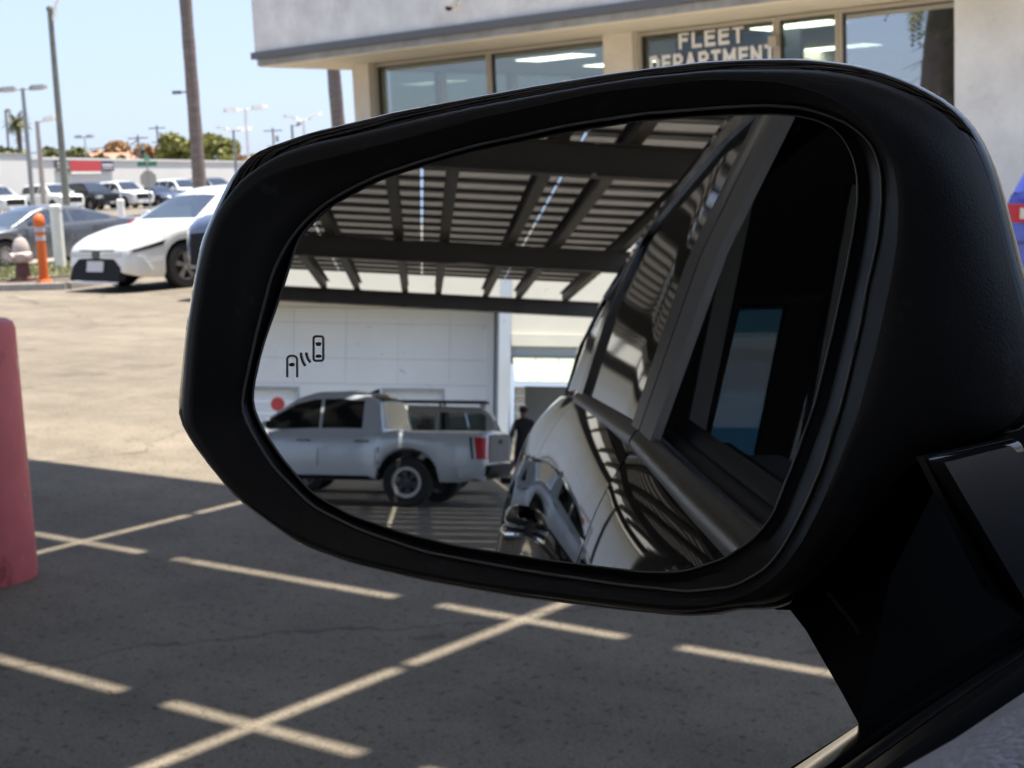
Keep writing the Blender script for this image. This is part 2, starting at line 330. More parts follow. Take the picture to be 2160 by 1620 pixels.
def link(name, me, parent=None):
    o = bpy.data.objects.new(name, me); COL.objects.link(o)
    if parent is not None: o.parent = parent
    return o
def part(name, mb, m, parent, smooth=False, world=False):
    """world=True: the mesh was laid out in world coordinates; bring it into the parent's frame"""
    if world:
        off = Vector((0,0,0)); p = parent
        while p is not None: off += Vector(p.location); p = p.parent
        mb.v = [(a-off.x, b-off.y, c-off.z) for a, b, c in mb.v]
    return link(name, mb.mesh(name, m, smooth), parent)
def tag(o, label, cat, group=None, kind=None):
    if label: o['label'] = label
    if cat: o['category'] = cat
    if group: o['group'] = group
    if kind: o['kind'] = kind
    return o
def thing(name, label, cat, loc=(0,0,0), rz=0.0, group=None):
    o = bpy.data.objects.new(name, None); COL.objects.link(o); o.location = loc; o.rotation_euler = (0,0,rz); o.empty_display_size = .2
    return tag(o, label, cat, group)
def dup(root, loc, rz, label, group=None):
    r = root.copy(); COL.objects.link(r); r.location = loc; r.rotation_euler = (0,0,rz); r['label'] = label
    if group: r['group'] = group
    for ch in list(root.children):
        c = ch.copy(); COL.objects.link(c); c.parent = r
        for g in ch.children:
            d = g.copy(); COL.objects.link(d); d.parent = c
    return r
def structure(name, mb, m, smooth=False):
    o = link(name, mb.mesh(name, m, smooth)); o['kind'] = 'structure'; return o
def lerp(t, tab): return float(np.interp(t, [a for a, b in tab], [b for a, b in tab]))

# ------------------------------------------------------------------ ground
GZ = [(-400, .25), (-75, .25), (-48, 0.0), (-42, -.28), (-26.2, -.25), (-23.6, 0.0), (150, 0.0)]
def ground_z(x): return lerp(x, GZ)
def ground_strip(name, x0, x1, y0, y1, m, dz=0.0):
    xs = sorted({x0, x1, *[a for a, b in GZ if x0 < a < x1]})
    mb = MB(); mb.add([(x, y, ground_z(x)+dz) for x in xs for y in (y0, y1)], [(2*i, 2*i+2, 2*i+3, 2*i+1) for i in range(len(xs)-1)])
    return structure(name, mb, m)
ground_strip('ground', -400, 150, -200, 400, M['asphalt'])
ground_strip('street', -44, -26.6, -150, 300, M['road'], .004)
ground_strip('pavement', -62, -46.5, -150, 300, M['road'], .006)
# ------------------------------------------------------------------ solar canopy over the parking bays
ZC = 5.5; TILT = -0.035; SHEAR = 0.066; GX0 = -2.66; COLP = 2.24; ROWP = 1.11
def canopy_z(x): return ZC + TILT*(x-GX0)
canopy = thing('solar_canopy', 'long dark steel solar canopy roofing the parking bays, seen in the door mirror', 'solar canopy', (0, 0, 0))
MW, MD, MT = 2.24-0.045, 1.065, 0.035
def skew(x, y, z): return (x, y+SHEAR*x, z+TILT*x)
mm = MB()
def module_box(x0, x1, y0, y1, z0, z1, mi):
    o = MB().box(x0, x1, y0, y1, z0, z1); mm.add([skew(*p) for p in o.v], o.f, mi)
module_box(-MW/2, MW/2, -MD/2, MD/2, MT-.006, MT, 0)                      # cells on top
module_box(-MW/2+.004, MW/2-.004, .02, MD/2-.004, .016, MT-.007, 1)         # pale backsheet, far half
module_box(-MW/2+.004, MW/2-.004, -MD/2+.004, .019, .014, MT-.007, 3)       # dark cell rears, near half
for a in (-1, 1):
    module_box(-MW/2, MW/2, a*(MD/2-.003)-.003, a*(MD/2-.003)+.003, -.004, MT-.007, 2)
    module_box(a*(MW/2-.003)-.003, a*(MW/2-.003)+.003, -MD/2+.007, MD/2-.007, -.004, MT-.007, 2)
module_me = mm.mesh('solar_panel', [M['cell'], M['backsheet'], M['alu'], M['backdark']])
NROW = 41
front_row_y = 4.83 + 0.53                                                 # centre of the front row at x = GX0
for j in range(NROW):
    for i in range(-4, 3):
        xc = GX0 + COLP*(i+.5); yc = front_row_y - ROWP*j + SHEAR*(xc-GX0)
        o = link('solar_panel', module_me, canopy); o.location = (xc, yc, canopy_z(xc))
XL, XR = GX0-4*COLP-.05, GX0+3*COLP+.05
rail_mb = MB(); a, b = -(XR-XL)/2, (XR-XL)/2
o = MB().box(a, b, -.02, .02, -.045, 0); rail_mb.add([skew(*p) for p in o.v], o.f)
rail_me = rail_mb.mesh('rail', M['canopysteel']); xm = (XL+XR)/2
for j in range(NROW):
    o = link('rail', rail_me, canopy); o.location = (xm, front_row_y-ROWP*j+SHEAR*(xm-GX0), canopy_z(xm)-.006)
for i in range(-4, 4):
    for s in (-1, 1):
        x = GX0+COLP*i+s*.46
        if x < XL or x > XR: continue
        zt = canopy_z(x)-.12
        mb = MB(); mb.box(x-.09, x+.09, -41.2, 5.75+SHEAR*(x-GX0), zt-.015, zt); mb.box(x-.012, x+.012, -41.2, 5.75+SHEAR*(x-GX0), zt-.27, zt-.016); mb.box(x-.09, x+.09, -41.2, 5.75+SHEAR*(x-GX0), zt-.286, zt-.271)
        part('purlin', mb, M['canopysteel'], canopy)
BEAM_Y = (2.2, -7.0, -17.7, -28.6, -40.3)
for by in BEAM_Y:
    mb = MB()
    for (h0, h1, w) in ((0, .03, .24), (.03, .40, .05), (.40, .43, .24)):
        P = []
        for zz in (h1, h0):
            for (x, y) in ((XL-.3, by-w/2), (XR+3.4, by-w/2), (XR+3.4, by+w/2), (XL-.3, by+w/2)):
                P.append((x, y, canopy_z(x)-.41-zz))
        mb.add(P, [(0,1,2,3),(7,6,5,4),(0,4,5,1),(1,5,6,2),(2,6,7,3),(3,7,4,0)])
    part('beam', mb, M['canopysteel'], canopy)
    for x in (-6.45, 7.2):
        part('column', MB().box(x-.13, x+.13, by-.13, by+.13, 0, canopy_z(x)-.845), M['canopysteel'], canopy)

# ------------------------------------------------------------------ fleet office building in front of the car
fleet = thing('office_building', 'low grey white stucco office with a deep flat eave and lettered shop windows', 'building', (-13, 17, 0))
def fp(name, mb, m, smooth=False, parent=None): return part(name, mb, M[m] if isinstance(m, str) else m, parent or fleet, smooth, world=True)
FX0, FX1, FY = -19.13, 14.0, 16.0
fp('parapet', MB().box(FX0, FX1, FY, 33, 3.565, 4.85), 'stucco')
fp('eave_trim', MB().box(FX0-.05, FX1, FY-.05, 33, 3.45, 3.56), 'trim')
fp('flashing', MB().box(FX0+.02, FX1, FY+.02, 33, 3.345, 3.447), 'trim2')
fp('soffit', MB().box(FX0+.03, FX1, FY+.05, 33, 3.325, 3.343), 'soffit')
for (x0, x1) in ((-18.24, -17.86), (-13.03, -12.52)):
    fp('column', MB().box(x0, x1, 17.30, 17.75, 0, 3.322), 'cream')
ew = MB(); ew.box(-17.9, -17.74, 17.76, 29, 3.22, 3.322); ew.box(-17.9, -17.74, 17.76, 29, 0, .3)
for k in range(6): ew.box(-17.89, -17.75, 18.9+1.9*k, 19.06+1.9*k, .301, 3.219)
ewo = fp('end_wall', ew, 'cream')
fp('end_pane', MB().box(-17.83, -17.82, 17.76, 29, .301, 3.219), 'shopglass', parent=ewo)
fp('brick_wall', MB().box(-7.72, FX1, 17.22, 17.75, 0, 3.322), 'whitewall')
WY = 17.5
def window(x0, x1, z0=.12, z1=3.31, glass='shopglass'):
    fr = MB(); w = .045
    fr.box(x0, x0+w, WY-.06, WY+.06, z0, z1); fr.box(x1-w, x1, WY-.06, WY+.06, z0, z1)
    fr.box(x0+w, x1-w, WY-.06, WY+.06, z1-.05, z1); fr.box(x0+w, x1-w, WY-.06, WY+.06, z0, z0+.07)
    f = fp('window', fr, 'frame')
    k = MB(); e = .022
    k.box(x0+w, x0+w+e, WY-.03, WY+.03, z0+.07, z1-.05); k.box(x1-w-e, x1-w, WY-.03, WY+.03, z0+.07, z1-.05); k.box(x0+w+e, x1-w-e, WY-.03, WY+.03, z1-.05-e, z1-.05)
    fp('gasket', k, 'darkframe', parent=f)
    fp('pane', MB().box(x0+w+e, x1-w-e, WY-.006, WY+.006, z0+.07, z1-.05-e), glass, parent=f)
    return f
window(-17.855, -15.36, glass='midglass'); window(-15.35, -13.035, glass='midglass'); wf = window(-12.515, -10.29); wd = window(-10.28, -9.38); window(-9.37, -7.725, glass='reflglass')
fp('sill_wall', MB().box(-17.85, -7.73, 17.42, 17.62, 0, .115), 'cream')
structure('bounce_slab', MB().box(-14.4, 12, 11.2, 17.41, -.05, .012), M['bounce'])  # unseen pale slab, added to bounce sunlight up onto the soffit
# room behind the glass
fp('room_floor', MB().box(-17.7, -7.0, 17.63, 29, 0, .05), 'roomfloor')
fp('room_ceiling', MB().box(-17.7, -7.0, 17.63, 29, 3.25, 3.32), 'roomceil')
bw = MB(); bw.box(-17.7, -7, 27.0, 27.15, .06, .85); bw.box(-17.7, -7, 27.0, 27.15, 3.12, 3.24)
x = -17.7
while x < -12.6:
    bw.box(x, x+.22, 26.99, 27.16, .851, 3.119); x += 1.35
bw.box(-12.6, -7, 27.0, 27.15, .851, 3.119)
fp('back_wall', bw, 'room')
fp('partition', MB().box(-12.5, -10.45, 18.35, 18.45, .06, 3.24), 'roomdark')  # dark sheet put in for the dim room behind the lettering
fp('partition', MB().box(-12.62, -12.51, 18.5, 26.9, .06, 3.24), 'room')
fp('partition', MB().box(-7.4, -7.2, 17.8, 26.9, .06, 3.24), 'room')
fp('partition', MB().box(-10.2, -7.41, 24.6, 24.8, .06, 3.24), 'room')
fp('door_closer', MB().box(-10.36, -10.24, 17.36, 17.43, 2.93, 3.06), 'frame')
# lettering
GLY = {'F': (.62, [((0,0),(0,1)), ((0,1),(1,1)), ((0,.53),(.85,.53))]), 'L': (.6, [((0,0),(0,1)), ((0,0),(1,0))]), 'E': (.64, [((0,0),(0,1)), ((0,1),(1,1)), ((0,.52),(.9,.52)), ((0,0),(1,0))]),
       'T': (.66, [((0,1),(1,1)), ((.5,0),(.5,1))]), 'D': (.72, [((0,0),(0,1)), ((0,1),(.6,1)), ((.6,1),(1,.72)), ((1,.72),(1,.28)), ((1,.28),(.6,0)), ((.6,0),(0,0))]),
       'P': (.68, [((0,0),(0,1)), ((0,1),(.72,1)), ((.72,1),(1,.82)), ((1,.82),(1,.62)), ((1,.62),(.72,.44)), ((.72,.44),(0,.44))]), 'A': (.76, [((0,0),(.5,1)), ((.5,1),(1,0)), ((.2,.3),(.8,.3))]),
       'R': (.7, [((0,0),(0,1)), ((0,1),(.72,1)), ((.72,1),(1,.82)), ((1,.82),(1,.64)), ((1,.64),(.72,.46)), ((.72,.46),(0,.46)), ((.55,.46),(1,0))]),
       'M': (.86, [((0,0),(0,1)), ((0,1),(.5,.3)), ((.5,.3),(1,1)), ((1,1),(1,0))]), 'N': (.74, [((0,0),(0,1)), ((0,1),(1,0)), ((1,0),(1,1))])}
def lettering(txt, x0, x1, z, h, st=.050, y=17.478):
    """block letters cut from white film, one object per letter"""
    ws = [GLY[c][0] for c in txt]; gap = .17; k = (x1-x0)/(sum(ws)+gap*(len(txt)-1)); x = x0
    for c, w in zip(txt, ws):
        mb = MB()
        for q, ((ax, az), (bx, bz)) in enumerate(GLY[c][1]):
            a = Vector((x+st/2+ax*(w*k-st), y-.0004*q, z+st/2+az*(h-st))); b = Vector((x+st/2+bx*(w*k-st), y-.0004*q, z+st/2+bz*(h-st))); d = (b-a).normalized()*st/2
            mb.bar(a-d, b+d, st, .004, up=(0,1,0))
        part('letter', mb, M['letters'], wf, world=True); x += (w+gap)*k
lettering('FLEET', -11.85, -10.80, 3.025, .235)
lettering('DEPARTMENT', -12.35, -10.33, 2.735, .235)
# things in and on the building
pb = MB().box(-9.26, -8.66, 17.60, 17.63, 1.9, 2.71)
tag(link('poster_board', pb.mesh('poster_board', M['paper'])), 'blank white poster board standing inside the rightmost shop window', 'poster board')
for (x, y, lb) in ((-15.2, 18.9, 'lit ceiling panel in the second shop window, nearer the glass'), (-15.6, 21.2, 'lit ceiling panel in the second shop window, farther back beside the column'),
                   (-10.35, 18.15, 'lit ceiling panel right of the FLEET lettering, cut by the door post'), (-12.0, 22.4, 'lit ceiling panel low behind the glass door right of the lettering')):
    t = thing('ceiling_light', lb, 'ceiling light', (x, y, 3.25), 0, 'lit panels on the office ceiling')
    f = MB(); f.box(-.62, .62, -.32, .32, -.012, -.001); part('housing', f, M['offwhite'], t)
    part('diffuser', MB().box(-.59, .59, -.29, .29, -.022, -.013), M['lamp'], t)
t = thing('security_camera', 'small white dome security camera on the parapet above the dark eave', 'security camera', (-14.63, 16.0, 3.90))
part('mount', MB().lathe([(0, -.0), (.09, -.0), (.09, -.07), (.0, -.07)], axis='y'), M['offwhite'], t)
part('dome', MB().lathe([(.0, .06), (.09, .05), (.11, 0), (.095, -.06), (.05, -.11), (0, -.125)], (0, -.16, .0)), M['offwhite'], t, True)
part('lens_cover', MB().lathe([(0, -.05), (.06, -.06), (.05, -.12), (0, -.145)], (0, -.17, -.01)), M['gloss'], t, True)

# ------------------------------------------------------------------ service building behind the car (seen in the mirror)
serv = thing('service_building', 'long pale service building with blue grey wall panels, cream eave and garage doors', 'building', (0, -51, 0))
def sp(name, mb, m, parent=None, smooth=False): return part(name, mb, M[m], parent or serv, smooth, world=True)
sp('eave_wall', MB().box(-34, 2.2, -56, -48.9, 5.42, 8.2), 'creamwall')
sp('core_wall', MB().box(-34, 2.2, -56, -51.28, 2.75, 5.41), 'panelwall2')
xs = [-34, -19.1, -16.9, -13.0, -10.8, -6.95, -4.66, -1.79, .42, 2.2]
base = MB()
for k in range(0, len(xs)-1, 2): base.box(xs[k], xs[k+1], -56, -51.2, 0, 2.62)
base.box(-34, 2.2, -56, -51.2, 2.62, 2.745); sp('base_wall', base, 'panelwall')
for k in range(-16, 4):
    x0 = -4.88+1.82*k; x1 = x0+1.82
    if x1 > 2.2: x1 = 2.2
    if x0 > 1.6: continue
    for (z0, z1) in ((2.75, 3.64), (3.64, 4.88), (4.88, 5.41)):
        sp('wall_panel', MB().box(x0+.004, x1-.004, -51.279, -51.18, z0+.004, z1-.004), 'panelwall')
for (x0, x1) in ((-19.1, -16.9), (-13.0, -10.8), (-6.95, -4.66), (-1.79, .42)):
    d = MB()
    for s in range(6): d.box(x0+.06, x1-.06, -51.5, -51.44+.01*(s % 2), .02+s*.42, .42+s*.42)
    f = sp('garage_door', d, 'panelwall')
    fr = MB(); fr.box(x0, x0+.06, -51.5, -51.17, 0, 2.61); fr.box(x1-.06, x1, -51.5, -51.17, 0, 2.61); fr.box(x0+.06, x1-.06, -51.5, -51.17, 2.55, 2.61)
    sp('door_frame', fr, 'panelwall2', f)
sp('downspout', MB().box(1.92, 2.12, -51.17, -50.97, 0, 5.41), 'panelwall')
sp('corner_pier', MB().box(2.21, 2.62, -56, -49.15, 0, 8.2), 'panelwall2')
sp('upper_wall', MB().box(2.63, 16, -56, -49.2, 4.45, 8.2), 'creamwall')
sp('cornice', MB().box(2.63, 16, -56, -49.05, 4.06, 4.43), 'creamwall')
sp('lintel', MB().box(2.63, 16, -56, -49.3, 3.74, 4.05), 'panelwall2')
for k in range(9):
    x0 = 2.68+.78*k
    sp('awning_panel', MB().prism([(x0+.01, -49.25, 3.70), (x0+.77, -49.25, 3.70), (x0+.77, -47.9, 2.80), (x0+.01, -47.9, 2.80)], (0, .012, .02)), 'awning')
sp('shutter', (lambda d: [d.box(3.2, 9, -50.5, -50.44+.012*(s % 2), .02+s*.17, .19+s*.17) for s in range(16)] and d)(MB()), 'rollup')
for k in range(9): sp('pier_block', MB().box(2.80, 3.12, -49.9, -49.32, .01+k*.30, .285+k*.30), 'creamwall')
sp('side_wall', MB().box(9.01, 16, -56, -49.4, 0, 3.735), 'panelwall')
t = thing('round_sign', 'small round red sign on a post before the left garage door, in the mirror', 'sign', (-5.3, -50.2, 0))
part('disc', MB().lathe([(0, 0), (.24, 0), (.24, .03), (0, .03)], (0, 0, 2.0), 20, 'y'), M['redround'], t); part('post', MB().tube([(0, -.03, 0), (0, -.03, 2.0)], .03), M['steel'], t)

# ------------------------------------------------------------------ far street and lot
wall_dir = Vector((-29.5, 40.8, 0)).normalized(); wall_n = Vector((wall_dir.y, -wall_dir.x, 0))
wh = thing('warehouse', 'long low white warehouse wall across the street behind the parked cars', 'building', (-92.4, 54.6, 0))
rz = math.atan2(wall_dir.y, wall_dir.x)
wh.rotation_euler = (0, 0, rz)
part('wall', MB().box(-6, 78, 0, 9, 0, 3.95), M['warehouse'], wh); part('coping', MB().box(-6.1, 78, -.12, 9, 3.96, 4.14), M['warehouse'], wh)
part('tall_bay', MB().box(-9, 3.4, -.35, -.14, 0, 4.2), M['warehouse'], wh)
part('bay_coping', MB().box(-9, 3.5, -.42, -.13, 4.21, 4.36), M['lampheadg'], wh)
def wl(p): v = Vector(p)-Vector((-92.4, 54.6)); return v.dot(Vector((wall_dir.x, wall_dir.y)))
t = thing('banner', 'wide red and navy banner with white print on the white warehouse wall', 'banner', (-92.4, 54.6, 0), rz)
u = [wl(p) for p in ((-97.69, 61.91), (-99.3, 64.1), (-103.11, 69.41), (-104.85, 71.82))]
for (a, b, m, nm) in ((u[0], u[1], 'banner_grey', 'grey_panel'), (u[1], u[2], 'banner_red', 'red_panel'), (u[2], u[3], 'banner_navy', 'navy_panel')):
    part(nm, MB().box(a, b-.01, -.17, -.14, 3.12, 3.92), M[m], t)
for (a, b, z0, z1) in ((u[0]+.2, u[1]-.5, 3.66, 3.74), (u[0]+.3, u[1]-.3, 3.40, 3.47), (u[2]+.25, u[3]-.25, 3.55, 3.66), (u[2]+.3, u[3]-.3, 3.34, 3.40)): part('print', MB().box(a, b, -.185, -.171, z0, z1), M['paper'], t)
part('lower_strip', MB().box(u[1]+.1, u[2]-.1, -.16, -.13, 2.92, 3.10), M['lamphead'], t)

def lamp(name, label, loc, h, heads, pole_m, head_m, r=.11, group=None, base=0.0, arm=.35):
    t = thing(name, label, 'lamp post', loc, 0, group)
    part('pole', MB().tube([(0,0,base), (0,0,h*.5), (0,0,h)], [r*1.15, r, r*.8], 10), M[pole_m], t, True)
    for (dx, dy, dz, L) in heads:
        d = Vector((dx, dy, 0)).normalized(); a = Vector((0,0,h-.08)); b = a+d*arm+Vector((0,0,dz*.3)); c = b+d*L+Vector((0,0,dz))
        part('arm', MB().tube([a, b], .05, 6), M[pole_m], t)
        hd = MB(); n = Vector((-d.y, d.x, 0)); rings = []
        for q, w, th in ((0, .14, .12), (.15, .26, .20), (.75, .28, .19), (1, .18, .10)):
            p = b+(c-b)*q
            rings.append([p-n*w-Vector((0,0,th*.5)), p+n*w-Vector((0,0,th*.5)), p+n*w*.8+Vector((0,0,th)), p-n*w*.8+Vector((0,0,th))])
        part('lamp_head', hd.loft(rings), M[head_m], t)
    return t
IR = Vector((.755, .656, 0))
G_ = 'lamp posts across the street'
lamp('lamp_post', 'tall lamp post at far left with a twin grey head', (-76.73, 47.03, ground_z(-76)), 7.25, [(.5, .86, .06, 1.0), (-.5, -.86, -.04, 1.0)], 'steel', 'lampheadg', .13, G_)
lamp('lamp_post', 'pinkish lamp post with one bright head reaching right, beside the street pole', (-80.65, 50.2, .25), 5.6, [(.75, .66, .22, .95)], 'lamppink', 'lamphead', .16, G_)
lamp('lamp_post', 'slim pale lamp post at the left edge in front of the fan palm', (-140.0, 83.6, .25), 10.0, [(.75, .66, 0, .5)], 'steel', 'lampheadg', .15, G_, arm=.1)
lamp('lamp_post', 'white twin headed lamp post right of the palm trunk, the highest there', (-69.54, 57.14, .2), 5.75, [(.7, .7, .08, .95), (-.7, -.7, -.04, .95)], 'lamphead', 'lamphead', .10, G_)
lamp('lamp_post', 'lower twin lamp post crossed by the highest white lamp, dim right head', (-94.0, 75.9, .25), 5.6, [(.2, .9, .12, 1.2), (-.75, -.65, .25, .95)], 'steel', 'lamphead', .12, G_)
lamp('lamp_post', 'twin lamp post just above the mirror, bright left head and thin raised right head', (-82.6, 73.2, .25), 5.75, [(.5, .75, .35, 1.0), (-.75, -.65, .28, 1.1)], 'lamphead', 'lamphead', .11, G_)
lamp('lamp_post', 'grey lamp post standing close behind the twin lamp just above the mirror', (-88.6, 77.3, .25), 5.7, [(.6, .75, .1, .4)], 'steel', 'lampheadg', .12, G_)
lamp('lamp_post', 'tiny distant lamp post with a flat wide head above the banner', (-125.0, 82.8, .25), 6.6, [(.76, .65, 0, .8), (-.76, -.65, 0, .8)], 'steel', 'lampheadg', .07, G_, arm=.15)
# tall street pole with a curved arm
t = thing('street_pole', 'tall grey green street pole with a curved arm leaving the top of the picture', 'street pole', (-50.5, 32.4, 0))
part('pole', MB().tube([(0,0,-.05), (0,0,4), (0,0,8.35)], [.15, .125, .10], 12), M['greensteel'], t, True)
part('cap', MB().lathe([(0, 8.52), (.08, 8.5), (.13, 8.43), (.13, 8.33), (0, 8.33)]), M['greensteel'], t, True)
arm = [Vector((0,0,7.9))+IR*.12]+[Vector((0,0,7.9))+IR*(.12+2.6*math.sin(q*math.pi/2))+Vector((0,0,2.2*(1-math.cos(q*math.pi/2)))) *1 for q in (.12,.25,.4,.55,.7,.85,1)]
arm = [Vector((0,0,7.95))+IR*(.1+.12*k+.03*k*k)+Vector((0,0,.62*k-.035*k*k)) for k in range(8)]
part('arm', MB().tube(arm, [.07]*8, 8), M['lamphead'], t, True)
part('lamp_head', MB().box(-.15, .15, -.15, .15, 0, .1), M['lamphead'], t).location = arm[-1]
# stop sign seen from behind with two street name signs
t = thing('stop_sign', 'grey back of an octagonal stop sign under two crossed green street signs', 'road sign', (-61.7, 44.3, 0.1))
d = Vector((-.86, .51, 0)); n = Vector((.51, .86, 0))
oc = [n*(.42*math.cos(R_(22.5+45*k)))+Vector((0,0,1.86+.46*math.sin(R_(22.5+45*k)))) for k in range(8)]
part('plate', MB().prism(oc, d*.02), M['signback'], t)
part('post', MB().box(-.03, .03, -.03, .03, -.1, 3.0), M['steel'], t)
part('name_blade', MB().prism([n*-.47+Vector((0,0,2.50)), n*.47+Vector((0,0,2.50)), n*.47+Vector((0,0,2.74)), n*-.47+Vector((0,0,2.74))], d*.02), M['streetgreen'], t)
part('name_blade', MB().prism([n*-.17+d*-.3+Vector((0,0,2.78)), n*.17+d*.3+Vector((0,0,2.78)), n*.17+d*.3+Vector((0,0,3.02)), n*-.17+d*-.3+Vector((0,0,3.02))], d*.02), M['streetgreen'], t)
# utility poles and a run of cable
UP = []
for (x, y, h, lb) in ((-138.5, 98.5, 7.5, 'dark wooden utility pole left of the russet tree, nearest of the far poles'), (-161.5, 117.9, 9.7, 'tall utility pole rising above the russet tree crown'),
                      (-164.4, 113.9, 7.6, 'thin utility pole between banner and russet tree'), (-137.1, 116.6, 8.1, 'grey utility pole right of the white lamps, just above the mirror')):
    t = thing('utility_pole', lb, 'utility pole', (x, y, .25), 0, 'utility poles far behind the warehouse')
    part('pole', MB().tube([(0,0,0), (0,0,h-.25)], [.15, .11], 8), M['wood'], t, True)
    part('crossarm', MB().bar(IR*-1.1+Vector((0,0,h-.6)), IR*1.1+Vector((0,0,h-.6)), .14), M['wood'], t); part('crossarm', MB().bar(IR*-.8+Vector((0,0,h-2.4)), IR*.8+Vector((0,0,h-2.4)), .12), M['wood'], t)
    part('transformer', MB().lathe([(0, 0), (.2, 0), (.2, .7), (0, .7)], (IR.x*.45, IR.y*.45, h-1.9), 10), M['steel'], t)
    UP.append(Vector((x, y, h)))
for k, (dz, lb) in enumerate(((-.45, 'topmost thin cable crossing the sky left of the palm trunk'), (-2.2, 'lower thin cable crossing the sky above the banner'))):
    a = UP[2]+Vector((0,0,dz)); b = UP[0]+Vector((0,0,dz)); far = a+(a-b)*0+IR*-75
    pts = [far+(a-far)*q-Vector((0,0,1.6*4*q*(1-q)*.35)) for q in np.linspace(0, 1, 9)]+[a+(b-a)*q-Vector((0,0,1.4*q*(1-q))) for q in np.linspace(.1, 1, 8)]
    o = link('cable', MB().tube(pts, .085, 5).mesh('cable', M['wood'])); tag(o, lb, 'cable', 'cables between the utility poles')
# trees
def crown_mesh(blobs, n, size, m, seed):
    rnd = random.Random(seed); mb = MB()
    for k in range(n):
        c, r = rnd.choice(blobs)
        v = Vector((rnd.gauss(0,1), rnd.gauss(0,1), rnd.gauss(0,1))).normalized()*(rnd.random()**.38)
        p = Vector(c)+Vector((v.x*r[0], v.y*r[1], v.z*r[2]))
        q = Vector((rnd.gauss(0,1), rnd.gauss(0,1), rnd.gauss(0,1)+.5)).normalized(); a = q.orthogonal().normalized()*size*rnd.uniform(.6, 1.4); b = q.cross(a)*.7
        mb.add([p-a-b, p+a-b, p+a*.6+b, p-a*.6+b], [(0,1,2,3)])
    return mb.mesh('crown', m)
def tree(label, loc, blobs, n, size, m, seed, h, group='trees behind the warehouse'):
    t = thing('tree', label, 'tree', loc, 0, group)
    tm = MB().tube([(0,0,0), (.1,0,h*.4), (0,.1,h*.75)], [.3, .22, .1], 8)
    for c, r in blobs[:5]: tm.tube([(.05,.05,h*.4), Vector(c)*.6+Vector((0,0,h*.2)), Vector(c)], [.14, .09, .03], 6)
    part('trunk', tm, M['bark'], t, True); o = link('crown', crown_mesh(blobs, n, size, M[m], seed), t)
    return t
rnd = random.Random(3)
def blobs(spread, zc, hz, n, r):
    out = []
    for k in range(n):
        a = rnd.uniform(-1, 1); b = rnd.uniform(-.6, .6); zz = zc+rnd.uniform(-1, 1)*hz*(1-.75*abs(a)); rr = r*rnd.uniform(.7, 1.3)
        p = IR*a*spread+Vector((-.86, .51, 0))*b*spread*.6; out.append(((p.x, p.y, zz), (rr, rr, rr*.8)))
    return out
tree('green leafy tree right behind the big palm trunk, tallest crown', (-147, 112.0, .25), blobs(5.2, 5.6, 1.9, 16, 1.35), 5200, .30, 'leafg', 11, 6)
tree('russet dry tree left of the big palm trunk, above the warehouse', (-154, 108.8, .25), blobs(4.6, 5.3, 1.6, 16, 1.2), 4300, .30, 'leafb', 12, 6)
tree('low russet shrubby tree right of the green tree, beside the mirror', (-144, 117.2, .25), blobs(2.2, 4.2, .5, 7, .8), 1100, .28, 'leafb', 13, 4)
tree('dark green rounded tree at the left edge under the fan palm', (-130, 75.5, .25), blobs(4.2, 4.6, 1.0, 12, 1.1), 2600, .26, 'leafd', 14, 5)
tree('small dark green tree behind the street pole, left of the banner', (-143, 91.8, .25), blobs(2.2, 5.2, .8, 8, .8), 1600, .25, 'leafd', 15, 5)
tree('tiny dark green tree top beyond the right end of the banner', (-141, 95.6, .25), blobs(2.0, 4.9, .4, 6, .45), 700, .2, 'leafd', 16, 4.5)
t = thing('house', 'low house with a terracotta roof showing above the banner', 'house', (-146, 97, .25))
part('wall', MB().box(-3, 3, -5, 5, 0, 4.2), M['cream'], t); part('roof', MB().prism([(-3.4, -5.4, 4.21), (3.4, -5.4, 4.21), (0, -5.4, 5.6)], (0, 10.8, 0)), M['roofpink'], t)
# palms
def frond_mesh(L, droop, m, w=.34, n=12):
    mb = MB(); pts = []
    for k in range(n+1):
        q = k/n; pts.append(Vector((L*q*(1-.18*q*droop), 0, L*(.35*q-droop*.62*q*q))))
    mb.tube(pts, [.035*(1-.8*k/n) for k in range(n+1)], 4)
    for k in range(2, n+1):
        q = k/n; ww = w*L*math.sin(math.pi*min(1, .15+q*.85))*.55+.1
        d = (pts[k]-pts[k-1]).normalized()
        for s in (-1, 1):
            for h in (0, .5):
                p = pts[k-1]+(pts[k]-pts[k-1])*h
                tip = p+Vector((d.x*ww*.6, s*ww, d.z*ww*.6-.35*ww)); mb.add([p, p+d*.09, tip], [(0,1,2)])
    return mb.mesh('frond', m)
frond_me = [frond_mesh(2.6, .8, M['frond']), frond_mesh(2.4, 1.5, M['frond'])]
dry_me = frond_mesh(1.7, 2.6, M['skirt'])
def palm(label, loc, h, r, nf=30, scale=1.0, skirt=0, skirt_len=3, group='palms around the lot'):
    t = thing('palm_tree', label, 'palm tree', loc, 0, group)
    N = 24; pts = []; rr = []
    for k in range(N+1):
        q = k/N; pts.append((.12*math.sin(q*5+loc[0]), .1*math.cos(q*4+loc[1]), h*q)); rr.append(r*(1.35-.5*q if q < .12 else 1.22-.3*q)*(1+.05*(k % 2)))
    part('trunk', MB().tube(pts, rr, 14), M['trunk'], t, True)
    top = Vector(pts[-1])
    for k in range(nf):
        f = link('frond', frond_me[k % 2], t); f.location = top; f.rotation_euler = (0, R_(-62+95*(k/nf)), k*2.399); f.scale = [scale*random.uniform(.85, 1.1)]*3
    for k in range(skirt):
        f = link('dry_frond', dry_me, t); q = k/skirt; f.location = top-Vector((0,0,.2+q*skirt_len)); f.rotation_euler = (0, R_(55+20*random.random()), k*2.399); f.scale = [.62*random.uniform(.8, 1.15)]*3
    return t
